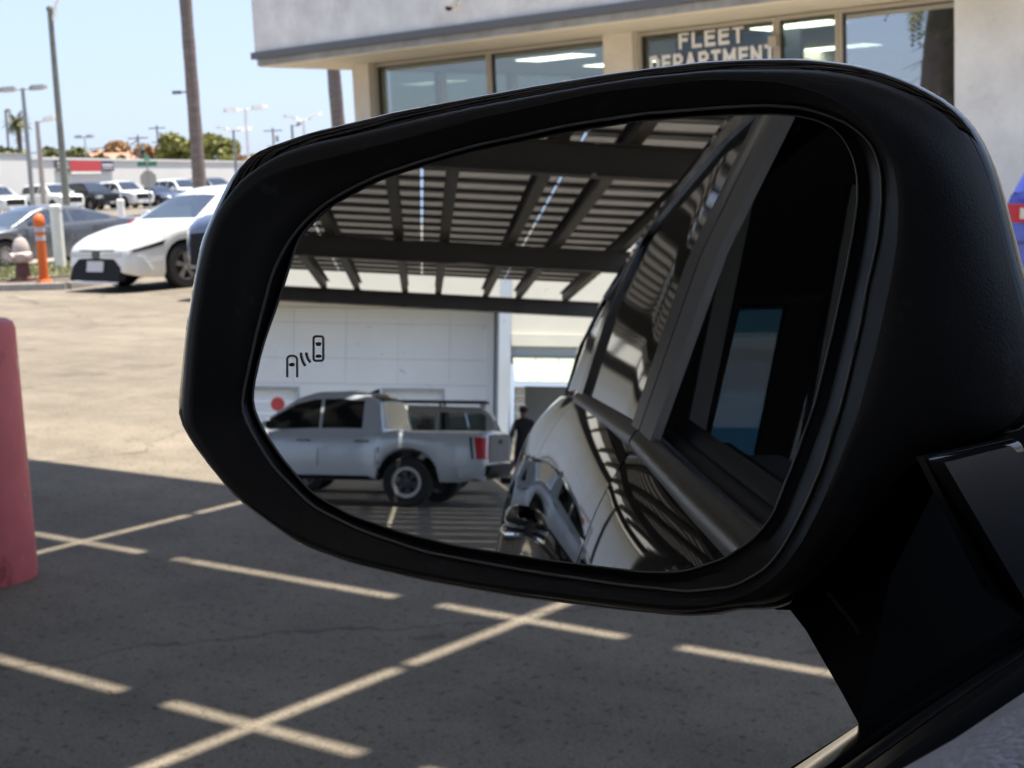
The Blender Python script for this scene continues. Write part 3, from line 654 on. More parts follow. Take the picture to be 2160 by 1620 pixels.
palm('tall grey palm trunk left of the office, standing behind the white sedan', (-36.5, 28.05, 0), 15, .165, 34)
palm('palm trunk rising under the left end of the office eave', (-29.25, 27.25, 0), 13, .155, 30)
palm('small far fan palm above the left end of the warehouse', (-141.5, 85.7, .25), 8.6, .26, 40, .80, 10, 1.2)
palm('shaggy skirted palm that the rightmost shop window reflects', (-16.72, -1.6, 0), 5.9, .38, 30, 1.0, 110, 3.6)
t = thing('sign_bracket', 'small grey sign bracket sticking out left from the tall palm trunk', 'bracket', (-36.5, 28.05, 4.28))
part('arm', MB().bar(IR*-.62, IR*-.17, .03, .05), M['steel'], t); part('plate', MB().bar(IR*-.62+Vector((0,0,.0)), IR*-.35, .04, .1), M['greensteel'], t)

# ------------------------------------------------------------------ kerb, planting bed and small street furniture
def bed(name, poly, z0, z1, m): return structure(name, MB().prism([(x, y, z0) for x, y in poly], (0, 0, z1-z0)), M[m])
bed('planting_bed', [(-22.5, 11.2), (-19.7, 12.55), (-20.5, 14.2), (-24.6, 19.5), (-26.3, 19.5), (-26.3, 11.2)], -.3, .05, 'dirt')
bed('lawn', [(-23.05, 11.4), (-21.7, 14.1), (-24.9, 19.3), (-26.2, 19.3), (-26.2, 11.4)], .05, .075, 'lawn')
gm = MB(); rg = random.Random(9)
for k in range(5200):
    x = rg.uniform(-26.1, -21.8); y = rg.uniform(11.5, 19)
    if (y < 14.1 and x > -23.05+(y-11.4)*.5) or (y >= 14.1 and x > -21.7-(y-14.1)*.615): continue
    a = rg.uniform(0, 6.28); h = rg.uniform(.04, .10); w = .012
    gm.add([(x-w*math.cos(a), y-w*math.sin(a), .07), (x+w*math.cos(a), y+w*math.sin(a), .07), (x+.03*math.sin(a), y+.03*math.cos(a), .07+h)], [(0,1,2)])
o = link('grass', gm.mesh('grass', M['grass'])); tag(o, 'short bright green grass on the strip behind the hydrant', 'grass', kind='stuff')
kb = MB(); K = [(-22.55, 11.1), (-19.65, 12.5), (-20.4, 14.25), (-24.5, 19.5)]
for a, b in zip(K, K[1:]): kb.bar((*a, .03), (*b, .03), .15, .14)
structure('kerb', kb, M['kerb'])
structure('far_kerb', MB().bar((-46.4, -120, .02), (-46.4, 260, .02), .2, .2), M['yellow'])
structure('street_kerb', MB().bar((-62.1, -120, .16), (-62.1, 260, .16), .2, .22), M['kerb'])
# hydrant
t = thing('fire_hydrant', 'worn white and rusty brown fire hydrant beside the orange post', 'fire hydrant', (-21.85, 13.1, .05))
part('base', MB().lathe([(0, 0), (.22, 0), (.22, .04), (.13, .06), (.105, .3), (0, .3)]), M['hydrantb'], t, True)
part('barrel', MB().lathe([(0, .301), (.15, .302), (.17, .33), (.17, .44), (.14, .47), (.0, .47)]), M['hydrantw'], t, True)
part('bonnet', MB().lathe([(0, .471), (.135, .472), (.14, .50), (.12, .60), (.08, .68), (.03, .70), (.03, .75), (0, .75)]), M['hydrantw'], t, True)
for s in (-1, 1): part('outlet', MB().lathe([(0, .12), (.055, .12), (.055, .21), (.035, .22), (.035, .24), (0, .24)], (0, 0, .39), 12, 'x') if s > 0 else MB().lathe([(0, -.12), (.055, -.12), (.055, -.21), (.035, -.22), (.035, -.24), (0, -.24)], (0, 0, .39), 12, 'x'), M['hydrantw'], t, True)
part('outlet', MB().lathe([(0, -.12), (.07, -.12), (.07, -.22), (0, -.22)], (0, 0, .39), 12, 'y'), M['hydrantw'], t, True)
# orange delineator
t = thing('delineator_post', 'orange delineator post with grey bands between hydrant and white bollard', 'delineator post', (-21.0, 12.95, .05))
part('base', MB().lathe([(0, 0), (.13, 0), (.12, .03), (.06, .05), (0, .05)]), M['orange'], t, True)
part('tube', MB().lathe([(0, .051), (.078, .052), (.075, .4), (.07, .86), (.072, .88), (.088, .90), (.09, .97), (.07, 1.05), (.03, 1.08), (0, 1.08)]), M['orange'], t, True)
for z in (.66, .80): part('reflective_band', MB().lathe([(.071, z), (.0785, z), (.077, z+.075), (.07, z+.075)]), M['reflector'], t, True)
# bollards
def bollard(label, loc, h, r, m, cap, group):
    t = thing('bollard', label, 'bollard', loc, 0, group)
    part('post', MB().lathe([(0, 0), (r, 0), (r, h-cap)]+[(r, h-cap), (0, h-cap)]), M[m], t, True)
    part('cap', MB().lathe([(r+.006, h-cap-.02), (r+.008, h-cap), (r+.006, h-.03), (r*.75, h-.005), (0, h)]), M[m], t, True)
    return t
bollard('white steel bollard between the orange post and the white sedan', (-24.3, 15.35, 0), 1.24, .105, 'offwhite', .09, 'white bollards by the street')
bollard('smaller white bollard farther back, just above the white sedan bonnet', (-34.57, 23.85, -.2), 1.42, .10, 'offwhite', .12, 'white bollards by the street')
t = thing('bollard', 'thick faded red bollard sleeve at the left edge under the canopy', 'bollard', (-5.055, 2.80, 0))
part('sleeve', MB().lathe([(0, .0), (.153, .0), (.156, .03), (.154, .94), (.147, .962), (.125, .975), (.06, .983), (0, .985)], n=48), M['redplastic'], t, True)
# wheel stops in front of the far cars
for k, (x, y) in enumerate(((-80.2, 58.0), (-80.2, 61.0), (-80.2, 55.0))):
    o = link('wheel_stop', MB().box(-.08, .08, -.9, .9, 0, .14).mesh('wheel_stop', M['kerb'])); o.location = (x, y, ground_z(x)+.001)
    tag(o, ('low concrete wheel stop before the far black SUV', 'low concrete wheel stop before the far white SUV right of the black one', 'low concrete wheel stop before the far white SUV left of the black one')[k], 'wheel stop', 'wheel stops across the street')
# ------------------------------------------------------------------ vehicles
def clamp(v, a, b): return max(a, min(b, v))
FR = (0, .10, .38, .62, .86, .97)
DX = (-.06, -.012, 0, -.005, -.016, -.05)
def tyre(prof):
    mb = MB(); n = 28
    mb.loft([[(h, r*math.cos(2*math.pi*k/n), r*math.sin(2*math.pi*k/n)) for k in range(n)] for r, h in prof], cap=False); return mb
def vehicle(name, label, cat, loc, rz, P, paint, group=None, detail=2):
    root = thing(name, label, cat, loc, rz, group)
    L, W = P['L'], P['W']; h = L/2; rt = P['rt']; ra = rt*P.get('arch', 1.15); wy = P['wheels']; nose = P.get('nose', .10); tail = P.get('tail', .04)
    pm = M[paint]
    def zbot(y):
        z = P['sill'] + .10*clamp((abs(y)-(h-.5))/.5, 0, 1)**2*P.get('lift', 1)
        for c in wy:
            d = abs(y-c)
            if d < ra: z = max(z, rt + math.sqrt(ra*ra-d*d)*P.get('archh', 1.0))
        return z
    def plan(y):
        w = lerp(y, P['plan'])
        for c in wy: w += P.get('flare', 0)*max(0, 1-((y-c)/(ra*1.35))**2)**.7 if abs(y-c) < ra*1.35 else 0
        return w
    def deck(y): return lerp(y, P['deck'])
    def warp(y, z):
        q = clamp((y-(h-.7))/.7, 0, 1); r = clamp((-y-(h-.7))/.7, 0, 1); u = (z-.5)/.5
        return y - nose*q*q*u*abs(u) + tail*r*r*u*abs(u)
    def half(y):
        w, zs, zb = plan(y), deck(y), zbot(y)
        zb = min(zb, zs-.06); pts = [(max(.05, w+dx), zb+f*(zs-zb)) for f, dx in zip(FR, DX)]
        pts += [(max(.04, w-.20), zs+.012), (w*.42, zs+.03), (0, zs+.036)]
        return pts
    def side_x(y, z):
        p = half(y); return float(np.interp(z, [q[1] for q in p[:6]], [q[0] for q in p[:6]]))
    n0 = 26 if detail < 2 else 60
    ys = set(np.linspace(-h, h, n0).tolist()) | {a for a, b in P['plan']}
    if detail >= 1:
        for c in wy: ys |= set((c+np.linspace(-ra, ra, 13)).tolist())
        for a, b in P.get('doors', ()): ys |= {a, b}
    ys = sorted(ys)
    st = [half(y) for y in ys]; K = len(st[0])
    body = MB(); doors = {}
    def P3(y, p, s): return (s*p[0], warp(y, p[1]), p[1])
    for s in (-1, 1):
        vs = [P3(y, p, s) for y, hp in zip(ys, st) for p in hp]; F = []; DF = {}
        for i in range(len(ys)-1):
            ym = (ys[i]+ys[i+1])/2; di = next((k for k, (a, b) in enumerate(P.get('doors', ())) if a < ym < b), None) if detail >= 2 else None
            for k in range(K-1):
                f = (i*K+k, (i+1)*K+k, (i+1)*K+k+1, i*K+k+1)
                if di is not None and 1 <= k < 5: DF.setdefault(di, []).append(f)
                else: F.append(f)
        body.add(vs, F)
        for di, fs in DF.items():
            used = sorted({q for f in fs for q in f}); mp_ = {q: t for t, q in enumerate(used)}
            doors[(s, di)] = MB().add([vs[q] for q in used], [tuple(mp_[q] for q in f) for f in fs])
    for e in (0, len(ys)-1):
        loop = [P3(ys[e], p, 1) for p in st[e]]+[P3(ys[e], p, -1) for p in reversed(st[e][:-1])]
        body.add(loop, [tuple(range(len(loop)))])
    bb = body.mesh('body', pm, 45); bm = bmesh.new(); bm.from_mesh(bb); bmesh.ops.remove_doubles(bm, verts=bm.verts, dist=.0008); bmesh.ops.recalc_face_normals(bm, faces=bm.faces); bm.to_mesh(bb); bm.free()
    link('body', bb, root)
    ub = MB().box(-W/2+.20, W/2-.20, -h+.15, h-.2, P['sill']+.02, min(.62, deck(0)-.2)); part('underbody', ub, M['rubber'], root)
    # cabin with glass
    roof = P['roof']; y0, y1 = roof[0][0], roof[-1][0]; hmax = max(z for _, z in roof)
    rs = set(np.linspace(y0, y1, 12 if detail < 2 else 26).tolist()) | {a for a, _ in roof} | set(P['ws']) | set(P['rw'])
    for a, b in P['win']: rs |= {a, b}
    rs = sorted(r for r in rs if y0 <= r <= y1)
    sec = []
    for y in rs:
        zb = deck(y)-.03; zt = max(lerp(y, roof), zb+.005); wb = lerp(y, P['plan'])-.065; q = clamp((zt-zb)/(hmax-zb+1e-6), 0, 1)
        wr = wb+(P['roofw']-wb)*q; A = (wb, zb); E = (wr, zt-.04*q)
        sec.append([A, (A[0]+(E[0]-A[0])*.16, A[1]+(E[1]-A[1])*.16), (A[0]+(E[0]-A[0])*.88, A[1]+(E[1]-A[1])*.88), E, (wr-.09, zt), (wr*.45, zt+.02*q), (0, zt+.028*q)])
    cab = MB(); gl = {1: MB(), -1: MB()}; wsm = MB(); rwm = MB(); K2 = 7
    for s in (-1, 1):
        vs = [(s*p[0], y, p[1]) for y, hp in zip(rs, sec) for p in hp]
        for i in range(len(rs)-1):
            ym = (rs[i]+rs[i+1])/2
            for k in range(K2-1):
                f = [vs[i*K2+k], vs[(i+1)*K2+k], vs[(i+1)*K2+k+1], vs[i*K2+k+1]]
                tgt = cab
                if k == 1 and any(a < ym < b for a, b in P['win']): tgt = gl[s]
                elif k >= 4 and P['ws'][0] < ym < P['ws'][1]: tgt = wsm
                elif k >= 4 and P['rw'][0] < ym < P['rw'][1]: tgt = rwm
                tgt.add(f, [(0,1,2,3)])
    def weld(mb, nm, m, sm=40):
        me = mb.mesh(nm, m, sm); bm = bmesh.new(); bm.from_mesh(me); bmesh.ops.remove_doubles(bm, verts=bm.verts, dist=.0008); bmesh.ops.recalc_face_normals(bm, faces=bm.faces); bm.to_mesh(me); bm.free(); return link(nm, me, root)
    weld(cab, 'roof', pm)
    gm_ = M[P.get('glass', 'privglass' if detail < 2 else 'carglass')]
    for s in (-1, 1):
        if gl[s].v: weld(gl[s], 'side_window', gm_)
    if wsm.v: weld(wsm, 'windshield', M['carglass'])
    if rwm.v: weld(rwm, 'rear_window', gm_)
    if detail >= 1:
        it = MB().box(-W/2+.22, W/2-.22, y0+.35, y1-.55, .45, deck(0)-.08)
        for x in (-.36, .36):
            for yy in (.05, -.85):
                if y0+.4 < yy < y1-.5: it.box(x-.23, x+.23, yy-.12, yy+.1, deck(0)-.07, min(deck(0)+.22, hmax-.16)); it.box(x-.12, x+.12, yy-.08, yy+.02, min(deck(0)+.23, hmax-.15), min(deck(0)+.40, hmax-.07))
        part('interior', it, M['cabin'], root)
    # wheels
    for c in wy:
        for s in (-1, 1):
            xo = s*(plan(c)-.015 if P.get('flare') else lerp(c, P['plan'])-.015); tw = P.get('tw', .22)
            prof = [(rt*.62, -tw/2), (rt*.93, -tw/2), (rt, -tw*.34), (rt, tw*.34), (rt*.93, tw/2), (rt*.62, tw/2)]
            w = part('wheel', tyre(prof), M['tyre'], root, 35); w.location = (xo-s*tw/2, c, rt)
            rm = MB(); f = s*(tw/2-.025)
            rr_ = rt*.64
            def disc(r0, r1, xa, xb, mi): 
                n = 28; A = [(xa, r0*math.cos(2*math.pi*k/n), r0*math.sin(2*math.pi*k/n)) for k in range(n)]; B = [(xb, r1*math.cos(2*math.pi*k/n), r1*math.sin(2*math.pi*k/n)) for k in range(n)]
                rm.add(A+B, [(k, (k+1) % n, n+(k+1) % n, n+k) for k in range(n)], mi)
            ri = .76 if P.get('darkhub') else .90
            disc(rr_, rr_*ri, f+s*.005, f+s*.004, 0); disc(rr_*ri, rr_*(ri-.03), f+s*.004, f-s*.07, 0); disc(rr_*(ri-.03), .012, f-s*.08, f-s*.08, 1)
            disc(rt*.16, .004, f+s*.002, f+s*.008, 0 if not P.get('darkhub') else 1)
            ns = P.get('spokes', 5)
            for k in range(ns):
                a = 2*math.pi*k/ns+.3
                for da in ((-.13, .13) if ns <= 6 else (0,)):
                    i_, o_ = rt*.13, rr_*.9; wv = rt*(.05 if ns <= 6 else .06); u = Vector((0, math.cos(a+da), math.sin(a+da))); v = Vector((0, -u.z, u.y))
                    q = [u*i_*.8-v*wv, u*i_*.8+v*wv, u*o_+v*wv*.8, u*o_-v*wv*.8]; rm.prism([p+Vector((f-s*.02, 0, 0)) for p in q], (s*.022, 0, 0), 0 if not P.get('darkhub') else (0 if False else 1))
            link('rim', rm.mesh('rim', [M['alloy'], M['darkalloy']]), w)
    # patches that follow the bodywork
    def front_y(x, z, sgn=1):
        yy = [y for y in np.linspace(h-1.0, h, 60)] if sgn > 0 else [y for y in np.linspace(-h+1.0, -h, 60)]
        best = yy[0]
        for y in yy:
            if side_x_max(y, z) >= abs(x): best = y
        return warp(best, z)
    def side_x_max(y, z):
        p = half(y); return float(np.interp(z, [q[1] for q in p[:6]], [q[0] for q in p[:6]])) if z <= p[5][1]+.05 else p[5][0]-.1
    def end_patch(nm, prof, m, sgn=1, off=.012, th=.03, parent=None):
        mb = MB(); top = []
        n = len(prof); R4 = 4; V = []
        for (x, a, b) in prof:
            for r in range(R4): z = a+(b-a)*r/(R4-1); V.append((x, front_y(x, z, sgn)+sgn*off, z))
        for (x, a, b) in prof:
            for r in range(R4): z = a+(b-a)*r/(R4-1); V.append((x, front_y(x, z, sgn)-sgn*th, z))
        N = n*R4; F = []
        for i in range(n-1):
            for r in range(R4-1):
                q = i*R4+r; F.append((q, q+R4, q+R4+1, q+1)); F.append((N+q, N+q+1, N+q+R4+1, N+q+R4))
        for i in range(n-1):
            for r in (0, R4-1): q = i*R4+r; F.append((q, q+R4, N+q+R4, N+q))
        for i in (0, n-1):
            for r in range(R4-1): q = i*R4+r; F.append((q, q+1, N+q+1, N+q))
        mb.add(V, F); return part(nm, mb, M[m], root if parent is None else parent, 30)
    def side_patch(nm, s, c, m, off=.008, parent=None, n=6):
        """c: four (y, z) corners in order; laid over the bodywork"""
        V = []
        for layer in (off, -.015):
            for i in range(n+1):
                for j in range(4):
                    a, b = i/n, j/3
                    y = (c[0][0]*(1-a)+c[1][0]*a)*(1-b)+(c[3][0]*(1-a)+c[2][0]*a)*b; z = (c[0][1]*(1-a)+c[1][1]*a)*(1-b)+(c[3][1]*(1-a)+c[2][1]*a)*b
                    V.append((s*(side_x(y, z)+layer), warp(y, z), z))
        N = (n+1)*4; F = []
        for i in range(n):
            for j in range(3): q = i*4+j; F.append((q, q+4, q+5, q+1)); F.append((N+q, N+q+1, N+q+5, N+q+4))
            for j in (0, 3): q = i*4+j; F.append((q, q+4, N+q+4, N+q))
        for i in (0, n):
            for j in range(3): q = i*4+j; F.append((q, q+1, N+q+1, N+q))
        return part(nm, MB().add(V, F), M[m], root if parent is None else parent, 30)
    for (s, di), mb in doors.items():
        d = weld(mb, 'door', pm, 45)
        a, b = P['doors'][di]; zb0, zs = P['sill']+.1, deck((a+b)/2)
        hx = a+.16; hz = zs-.13
        part('handle', MB().bar((s*(side_x(hx, hz)+.03), hx-.02, hz), (s*(side_x(hx+.2, hz)+.03), hx+.2, hz), .03, .035), M[P.get('handle', paint)], d)
    if detail >= 2:
        edges = sorted({a for a, b in P['doors']} | {b for a, b in P['doors']})
        for s in (-1, 1):
            for e in edges:
                zb0 = zbot(e)+.03; side_patch('door_seam', s, [(e-.006, zb0), (e+.006, zb0), (e+.006, deck(e)-.06), (e-.006, deck(e)-.06)], 'rubber', .003, n=1)
    if detail >= 1:
        for s in (-1, 1):
            my = P['roof'][-1][0]-.42; mz = deck(my)+.10; x0 = lerp(my, P['plan'])-.03
            dm = MB(); dm.loft([[(s*(x0+a), my+b*k1, mz+c*k2) for b, c in ((-.09,-.06), (.03,-.07), (.06,.0), (.03,.07), (-.09,.06))] for a, k1, k2 in ((0, .3, .3), (.06, .8, .9), (.16, 1, 1), (.22, .7, .75))])
            part('door_mirror', dm, M[P.get('mirror', paint)], root, 50)
    return dict(root=root, end=end_patch, side=side_patch, deck=deck, h=h, side_x=side_x, warp=warp, front_y=front_y)

SEDAN = dict(L=4.63, W=1.78, rt=.325, tw=.21, sill=.19, wheels=(-1.31, 1.385), spokes=5, nose=.16, tail=.05,
    deck=[(-2.315,.84),(-2.2,1.0),(-1.7,1.04),(-.9,.98),(.6,.95),(1.0,.955),(1.5,.90),(1.95,.80),(2.2,.69),(2.315,.62)],
    plan=[(-2.315,.60),(-2.25,.74),(-2.0,.84),(-1.2,.885),(0,.885),(1.3,.882),(1.75,.865),(2.0,.835),(2.15,.79),(2.25,.735),(2.315,.66)],
    roof=[(-1.98,1.02),(-1.35,1.29),(-.85,1.40),(-.25,1.435),(.15,1.415),(.50,1.31),(1.12,.95)], roofw=.56,
    win=[(-1.38,-.38),(-.31,.62)], ws=(.50,1.05), rw=(-1.9,-.95), doors=[(-1.22,-.34),(-.34,.82)])
V = vehicle('sedan', 'white sedan with black lower grille and number plate, facing the camera', 'car', (-18.38, 14.52, 0), math.pi, SEDAN, 'white')
g = V['end']('grille', [(-.64,.17,.24),(-.60,.17,.36),(-.46,.17,.46),(-.42,.17,.48),(0,.17,.49),(.42,.17,.48),(.46,.17,.46),(.60,.17,.36),(.64,.17,.24)], 'darkgrille')
V['end']('number_plate', [(-.20,.30,.45),(0,.30,.45),(.20,.30,.45)], 'plate', off=.03)
for s in (-1, 1):
    hl = V['side']('headlight', s, [(1.72,.64),(2.25,.545),(2.25,.61),(1.68,.735)], 'clearlens', .010)
    V['side']('lens_shade', s, [(1.78,.65),(2.22,.57),(2.22,.60),(1.74,.715)], 'darkgrille', .014, parent=hl)
    V['end']('headlight_bar', [(s*.14,.51,.565),(s*.34,.505,.57),(s*.52,.505,.575),(s*.62,.51,.58)], 'clearlens', off=.012)
    V['side']('bumper_vane', s, [(1.98,.30),(2.14,.28),(2.16,.50),(2.10,.50)], 'white', .03)
V['end']('badge', [(-.09,.50,.575),(0,.49,.59),(.09,.50,.575)], 'satin', off=.02)
V['end']('hood_gap', [(-.64,.590,.612),(-.3,.582,.604),(0,.580,.602),(.3,.582,.604),(.64,.590,.612)], 'rubber', off=.006)
V['end']('lip', [(-.56,.135,.16),(0,.135,.16),(.56,.135,.16)], 'white', off=.004)

FAST = dict(L=4.92, W=1.86, rt=.335, tw=.22, sill=.19, wheels=(-1.38, 1.45), spokes=10, nose=.16, tail=.05,
    deck=[(-2.46,.90),(-2.35,1.03),(-1.8,1.06),(-.9,1.00),(.7,.95),(1.1,.95),(1.7,.88),(2.2,.76),(2.46,.62)],
    plan=[(-2.46,.66),(-2.4,.78),(-2.1,.87),(-1.2,.925),(0,.925),(1.3,.92),(1.9,.88),(2.2,.78),(2.38,.64),(2.46,.46)],
    roof=[(-1.80,1.06),(-1.3,1.23),(-.8,1.38),(-.3,1.44),(.2,1.425),(.55,1.32),(1.25,.95)], roofw=.58,
    win=[(-1.50,-.45),(-.38,.78)], ws=(.25,1.18), rw=(-1.72,-1.0), doors=[(-1.3,-.42),(-.42,.9)])
V = vehicle('sedan', 'dark grey fastback sedan passing behind the hydrant and orange post', 'car', (-32.4, 19.95, -.27), math.pi, FAST, 'grey')
for s in (-1, 1):
    V['side']('headlight', s, [(1.75,.70),(2.3,.64),(2.3,.70),(1.75,.77)], 'clearlens'); V['side']('taillight', s, [(-2.4,.86),(-2.0,.90),(-2.0,.96),(-2.4,.94)], 'redlens')

SUV = dict(L=5.1, W=2.0, rt=.39, tw=.26, sill=.30, wheels=(-1.45, 1.5), spokes=6, nose=.06, tail=.04, arch=1.18,
    deck=[(-2.55,1.0),(-2.5,1.18),(-.9,1.2),(.9,1.18),(1.3,1.19),(2.2,1.12),(2.5,1.02),(2.55,.95)],
    plan=[(-2.55,.80),(-2.48,.92),(-2.2,.985),(0,1.0),(1.6,.99),(2.2,.95),(2.45,.84),(2.55,.70)],
    roof=[(-2.52,1.2),(-2.3,1.68),(-1.9,1.84),(-.4,1.88),(.25,1.85),(.55,1.74),(1.22,1.19)], roofw=.72,
    win=[(-2.1,-1.2),(-1.12,-.22),(-.14,.85)], ws=(.35,1.15), rw=(-2.5,-2.25), doors=[(-1.15,-.18),(-.18,.9)])
def far_suv(label, y, paint, amb=False):
    V = vehicle('parked_suv', label, 'SUV', (-86.6, y, ground_z(-86)), -math.pi/2, SUV, paint, 'vehicles parked along the far lot', 1)
    V['end']('grille', [(-.62,.62,.98),(0,.62,1.0),(.62,.62,.98)], 'darkgrille'); V['end']('bumper', [(-.9,.36,.58),(-.5,.36,.58),(0,.36,.58),(.5,.36,.58),(.9,.36,.58)], paint if paint == 'white' else 'satin', off=.05)
    V['end']('number_plate', [(-.15,.45,.56),(.15,.45,.56)], 'plate', off=.07)
    for s in (-1, 1):
        V['side']('headlight', s, [(2.2,.80),(2.5,.80),(2.5,.98),(2.2,1.0)], 'clearlens'); V['end']('headlight', [(s*.64,.80,.97),(s*.84,.80,.97)], 'clearlens', off=.02)
    return V['root']
w1 = far_suv('far white SUV showing its whole side, left of the tall street pole', 54.5, 'white')
far_suv('far black SUV parked between two white ones', 57.35, 'blackpaint')
FG = 'vehicles parked along the far lot'
dup(w1, (-86.6, 59.95, ground_z(-86)), -math.pi/2, 'far white SUV between the black SUV and the stop sign', FG)
dup(w1, (-86.9, 64.9, ground_z(-86)), -math.pi/2, 'far white SUV just right of the stop sign', FG)
dup(w1, (-86.6, 50.35, ground_z(-86)), -math.pi/2, 'far white SUV cut by the left edge of the picture', FG)
V = vehicle('parked_sedan', 'far dark blue sedan behind the stop sign post', 'car', (-86.2, 62.4, ground_z(-86)), -math.pi/2, FAST, 'navy', FG, 1)
for s in (-1, 1): V['side']('headlight', s, [(1.75,.70),(2.3,.64),(2.3,.70),(1.75,.77)], 'clearlens')
far_suv('far dark grey SUV behind the white sedan roof, right of the palm trunk', 67.6, 'grey')

HATCH = dict(L=4.25, W=1.79, rt=.32, tw=.21, sill=.20, wheels=(-1.3, 1.32), spokes=5, nose=.14, tail=.02,
    deck=[(-2.125,.98),(-2.08,1.09),(-.9,1.02),(.7,.96),(1.0,.96),(1.6,.88),(2.0,.76),(2.125,.66)],
    plan=[(-2.125,.74),(-2.08,.82),(-1.9,.87),(0,.895),(1.3,.885),(1.8,.82),(2.02,.66),(2.125,.46)],
    roof=[(-2.06,1.085),(-1.93,1.34),(-1.9,1.385),(-1.2,1.47),(-.3,1.49),(.2,1.46),(.5,1.35),(1.15,.96)], roofw=.60,
    win=[(-1.7,-1.1),(-1.02,-.3),(-.23,.68)], ws=(.25,1.08), rw=(-2.04,-1.945), doors=[(-1.15,-.27),(-.27,.85)], glass='carglass')
V = vehicle('parked_hatchback', 'bright blue hatchback at the right edge, parked nose in before the office', 'car', (-4.14, 14.1, 0), 0, HATCH, 'bluepaint')
root = V['root']
for s in (-1, 1):
    tl = V['end']('taillight', [(s*.46,.87,.96),(s*.56,.85,.98),(s*.68,.84,.99),(s*.80,.84,.99)], 'redlens', -1, .02); V['end']('reverse_lamp', [(s*.52,.88,.95),(s*.66,.87,.96)], 'clearlens', -1, .03, parent=tl)
V['end']('bumper', [(-.84,.24,.52),(-.5,.24,.52),(0,.24,.52),(.5,.24,.52),(.84,.24,.52)], 'darkgrille', -1, .05)
V['end']('number_plate', [(-.16,.62,.74),(.16,.62,.74)], 'plate', -1, .02)
V['end']('trim_strip', [(-.7,.66,.68),(0,.66,.68),(.7,.66,.68)], 'navy', -1, .012)
part('spoiler', MB().prism([(-.58,-2.03,1.375),(.58,-2.03,1.375),(.56,-1.80,1.425),(-.56,-1.80,1.425)], (0,0,.02)), M['bluepaint'], root)
part('spoiler_shade', MB().box(-.55, .55, -2.0, -1.93, 1.29, 1.36), M['gloss'], root)
part('antenna', MB().prism([(0,-1.75,1.425),(0,-1.55,1.44),(0,-1.73,1.495)], (.03,0,0)), M['gloss'], root)
part('wiper', MB().bar((-.05,-2.10,1.115),(-.52,-2.06,1.15),.02), M['offwhite'], root)

PICK = dict(L=5.4, W=1.95, rt=.41, tw=.27, sill=.42, wheels=(-1.40, 1.75), spokes=6, nose=.06, tail=.0, arch=1.30, flare=.085, darkhub=True, lift=1.6,
    deck=[(-2.7,1.18),(-2.62,1.215),(-.98,1.215),(-.9,1.20),(.6,1.19),(1.0,1.22),(2.1,1.18),(2.5,1.08),(2.7,.94)],
    plan=[(-2.7,.86),(-2.64,.90),(-2.4,.925),(-1.0,.935),(0,.94),(1.4,.93),(2.1,.90),(2.5,.80),(2.7,.62)],
    roof=[(-.94,1.205),(-.84,1.72),(-.66,1.83),(-.2,1.88),(.3,1.86),(.62,1.76),(1.38,1.22)], roofw=.66,
    win=[(-.58,.12),(.17,1.05)], ws=(.42,1.3), rw=(-.93,-.70), doors=[(-.86,.15),(.15,1.25)], glass='privglass', mirror='darkgrille', handle='grey')
V = vehicle('pickup_truck', 'silver crew cab pickup parked under the canopy, seen in the door mirror', 'pickup', (-1.66, -24.50, 0), R_(106.5), PICK, 'silver')
root = V['root']
for s in (-1, 1):
    V['side']('taillight', s, [(-2.69,.80),(-2.55,.80),(-2.50,1.15),(-2.69,1.15)], 'redlens', .012)
    V['end']('taillight', [(s*.73,.80,1.15),(s*.87,.80,1.15)], 'redlens', -1, .014)
    V['side']('bumper_corner', s, [(-2.68,.46),(-2.25,.50),(-2.25,.66),(-2.68,.68)], 'silver', .03)
    V['side']('bed_seam', s, [(-.925,.46),(-.905,.46),(-.895,1.18),(-.915,1.18)], 'rubber', .004, n=1)
    V['side']('headlight', s, [(2.2,.92),(2.6,.88),(2.6,1.0),(2.2,1.06)], 'clearlens')
for s in (-1, 1):
    V['side']('rocker', s, [(-.95,.425),(1.2,.425),(1.2,.50),(-.95,.50)], 'darkgrille', .012)
    V['side']('lamp_surround', s, [(-2.50,.80),(-2.47,.80),(-2.42,1.15),(-2.46,1.15)], 'darkgrille', .010, n=2)
    V['side']('fuel_door', s, [(-2.02,.93),(-1.86,.93),(-1.86,1.06),(-2.02,1.06)], 'silver', .006, n=2)
tg = V['end']('tailgate', [(-.70,.74,1.19),(-.35,.74,1.2),(0,.74,1.2),(.35,.74,1.2),(.70,.74,1.19)], 'tailgatep', -1, .02)
V['end']('handle', [(-.10,1.04,1.11),(.10,1.04,1.11)], 'darkgrille', -1, .035, parent=tg)
V['end']('bumper', [(-.86,.50,.70),(-.45,.50,.70),(0,.50,.70),(.45,.50,.70),(.86,.50,.70)], 'darkgrille', -1, .10, .05)
part('antenna', MB().prism([(0,-.62,1.86),(0,-.42,1.87),(0,-.60,1.95)], (.04,0,0)), M['gloss'], root)
part('tow_hitch', MB().box(-.06, .06, -2.95, -2.75, .38, .48), M['rubber'], root)
RACK = dict(SUV); RACK.update(L=4.8, W=1.92, deck=[(-2.4,1.0),(-2.35,1.16),(-.9,1.15),(.9,1.12),(1.3,1.13),(2.1,1.06),(2.35,.96),(2.4,.9)],
    plan=[(-2.4,.80),(-2.34,.89),(-2.1,.94),(0,.955),(1.6,.945),(2.1,.90),(2.32,.78),(2.4,.66)],
    roof=[(-2.38,1.16),(-2.2,1.55),(-2.0,1.68),(-.4,1.71),(.25,1.69),(.55,1.58),(1.22,1.13)], wheels=(-1.35, 1.4))
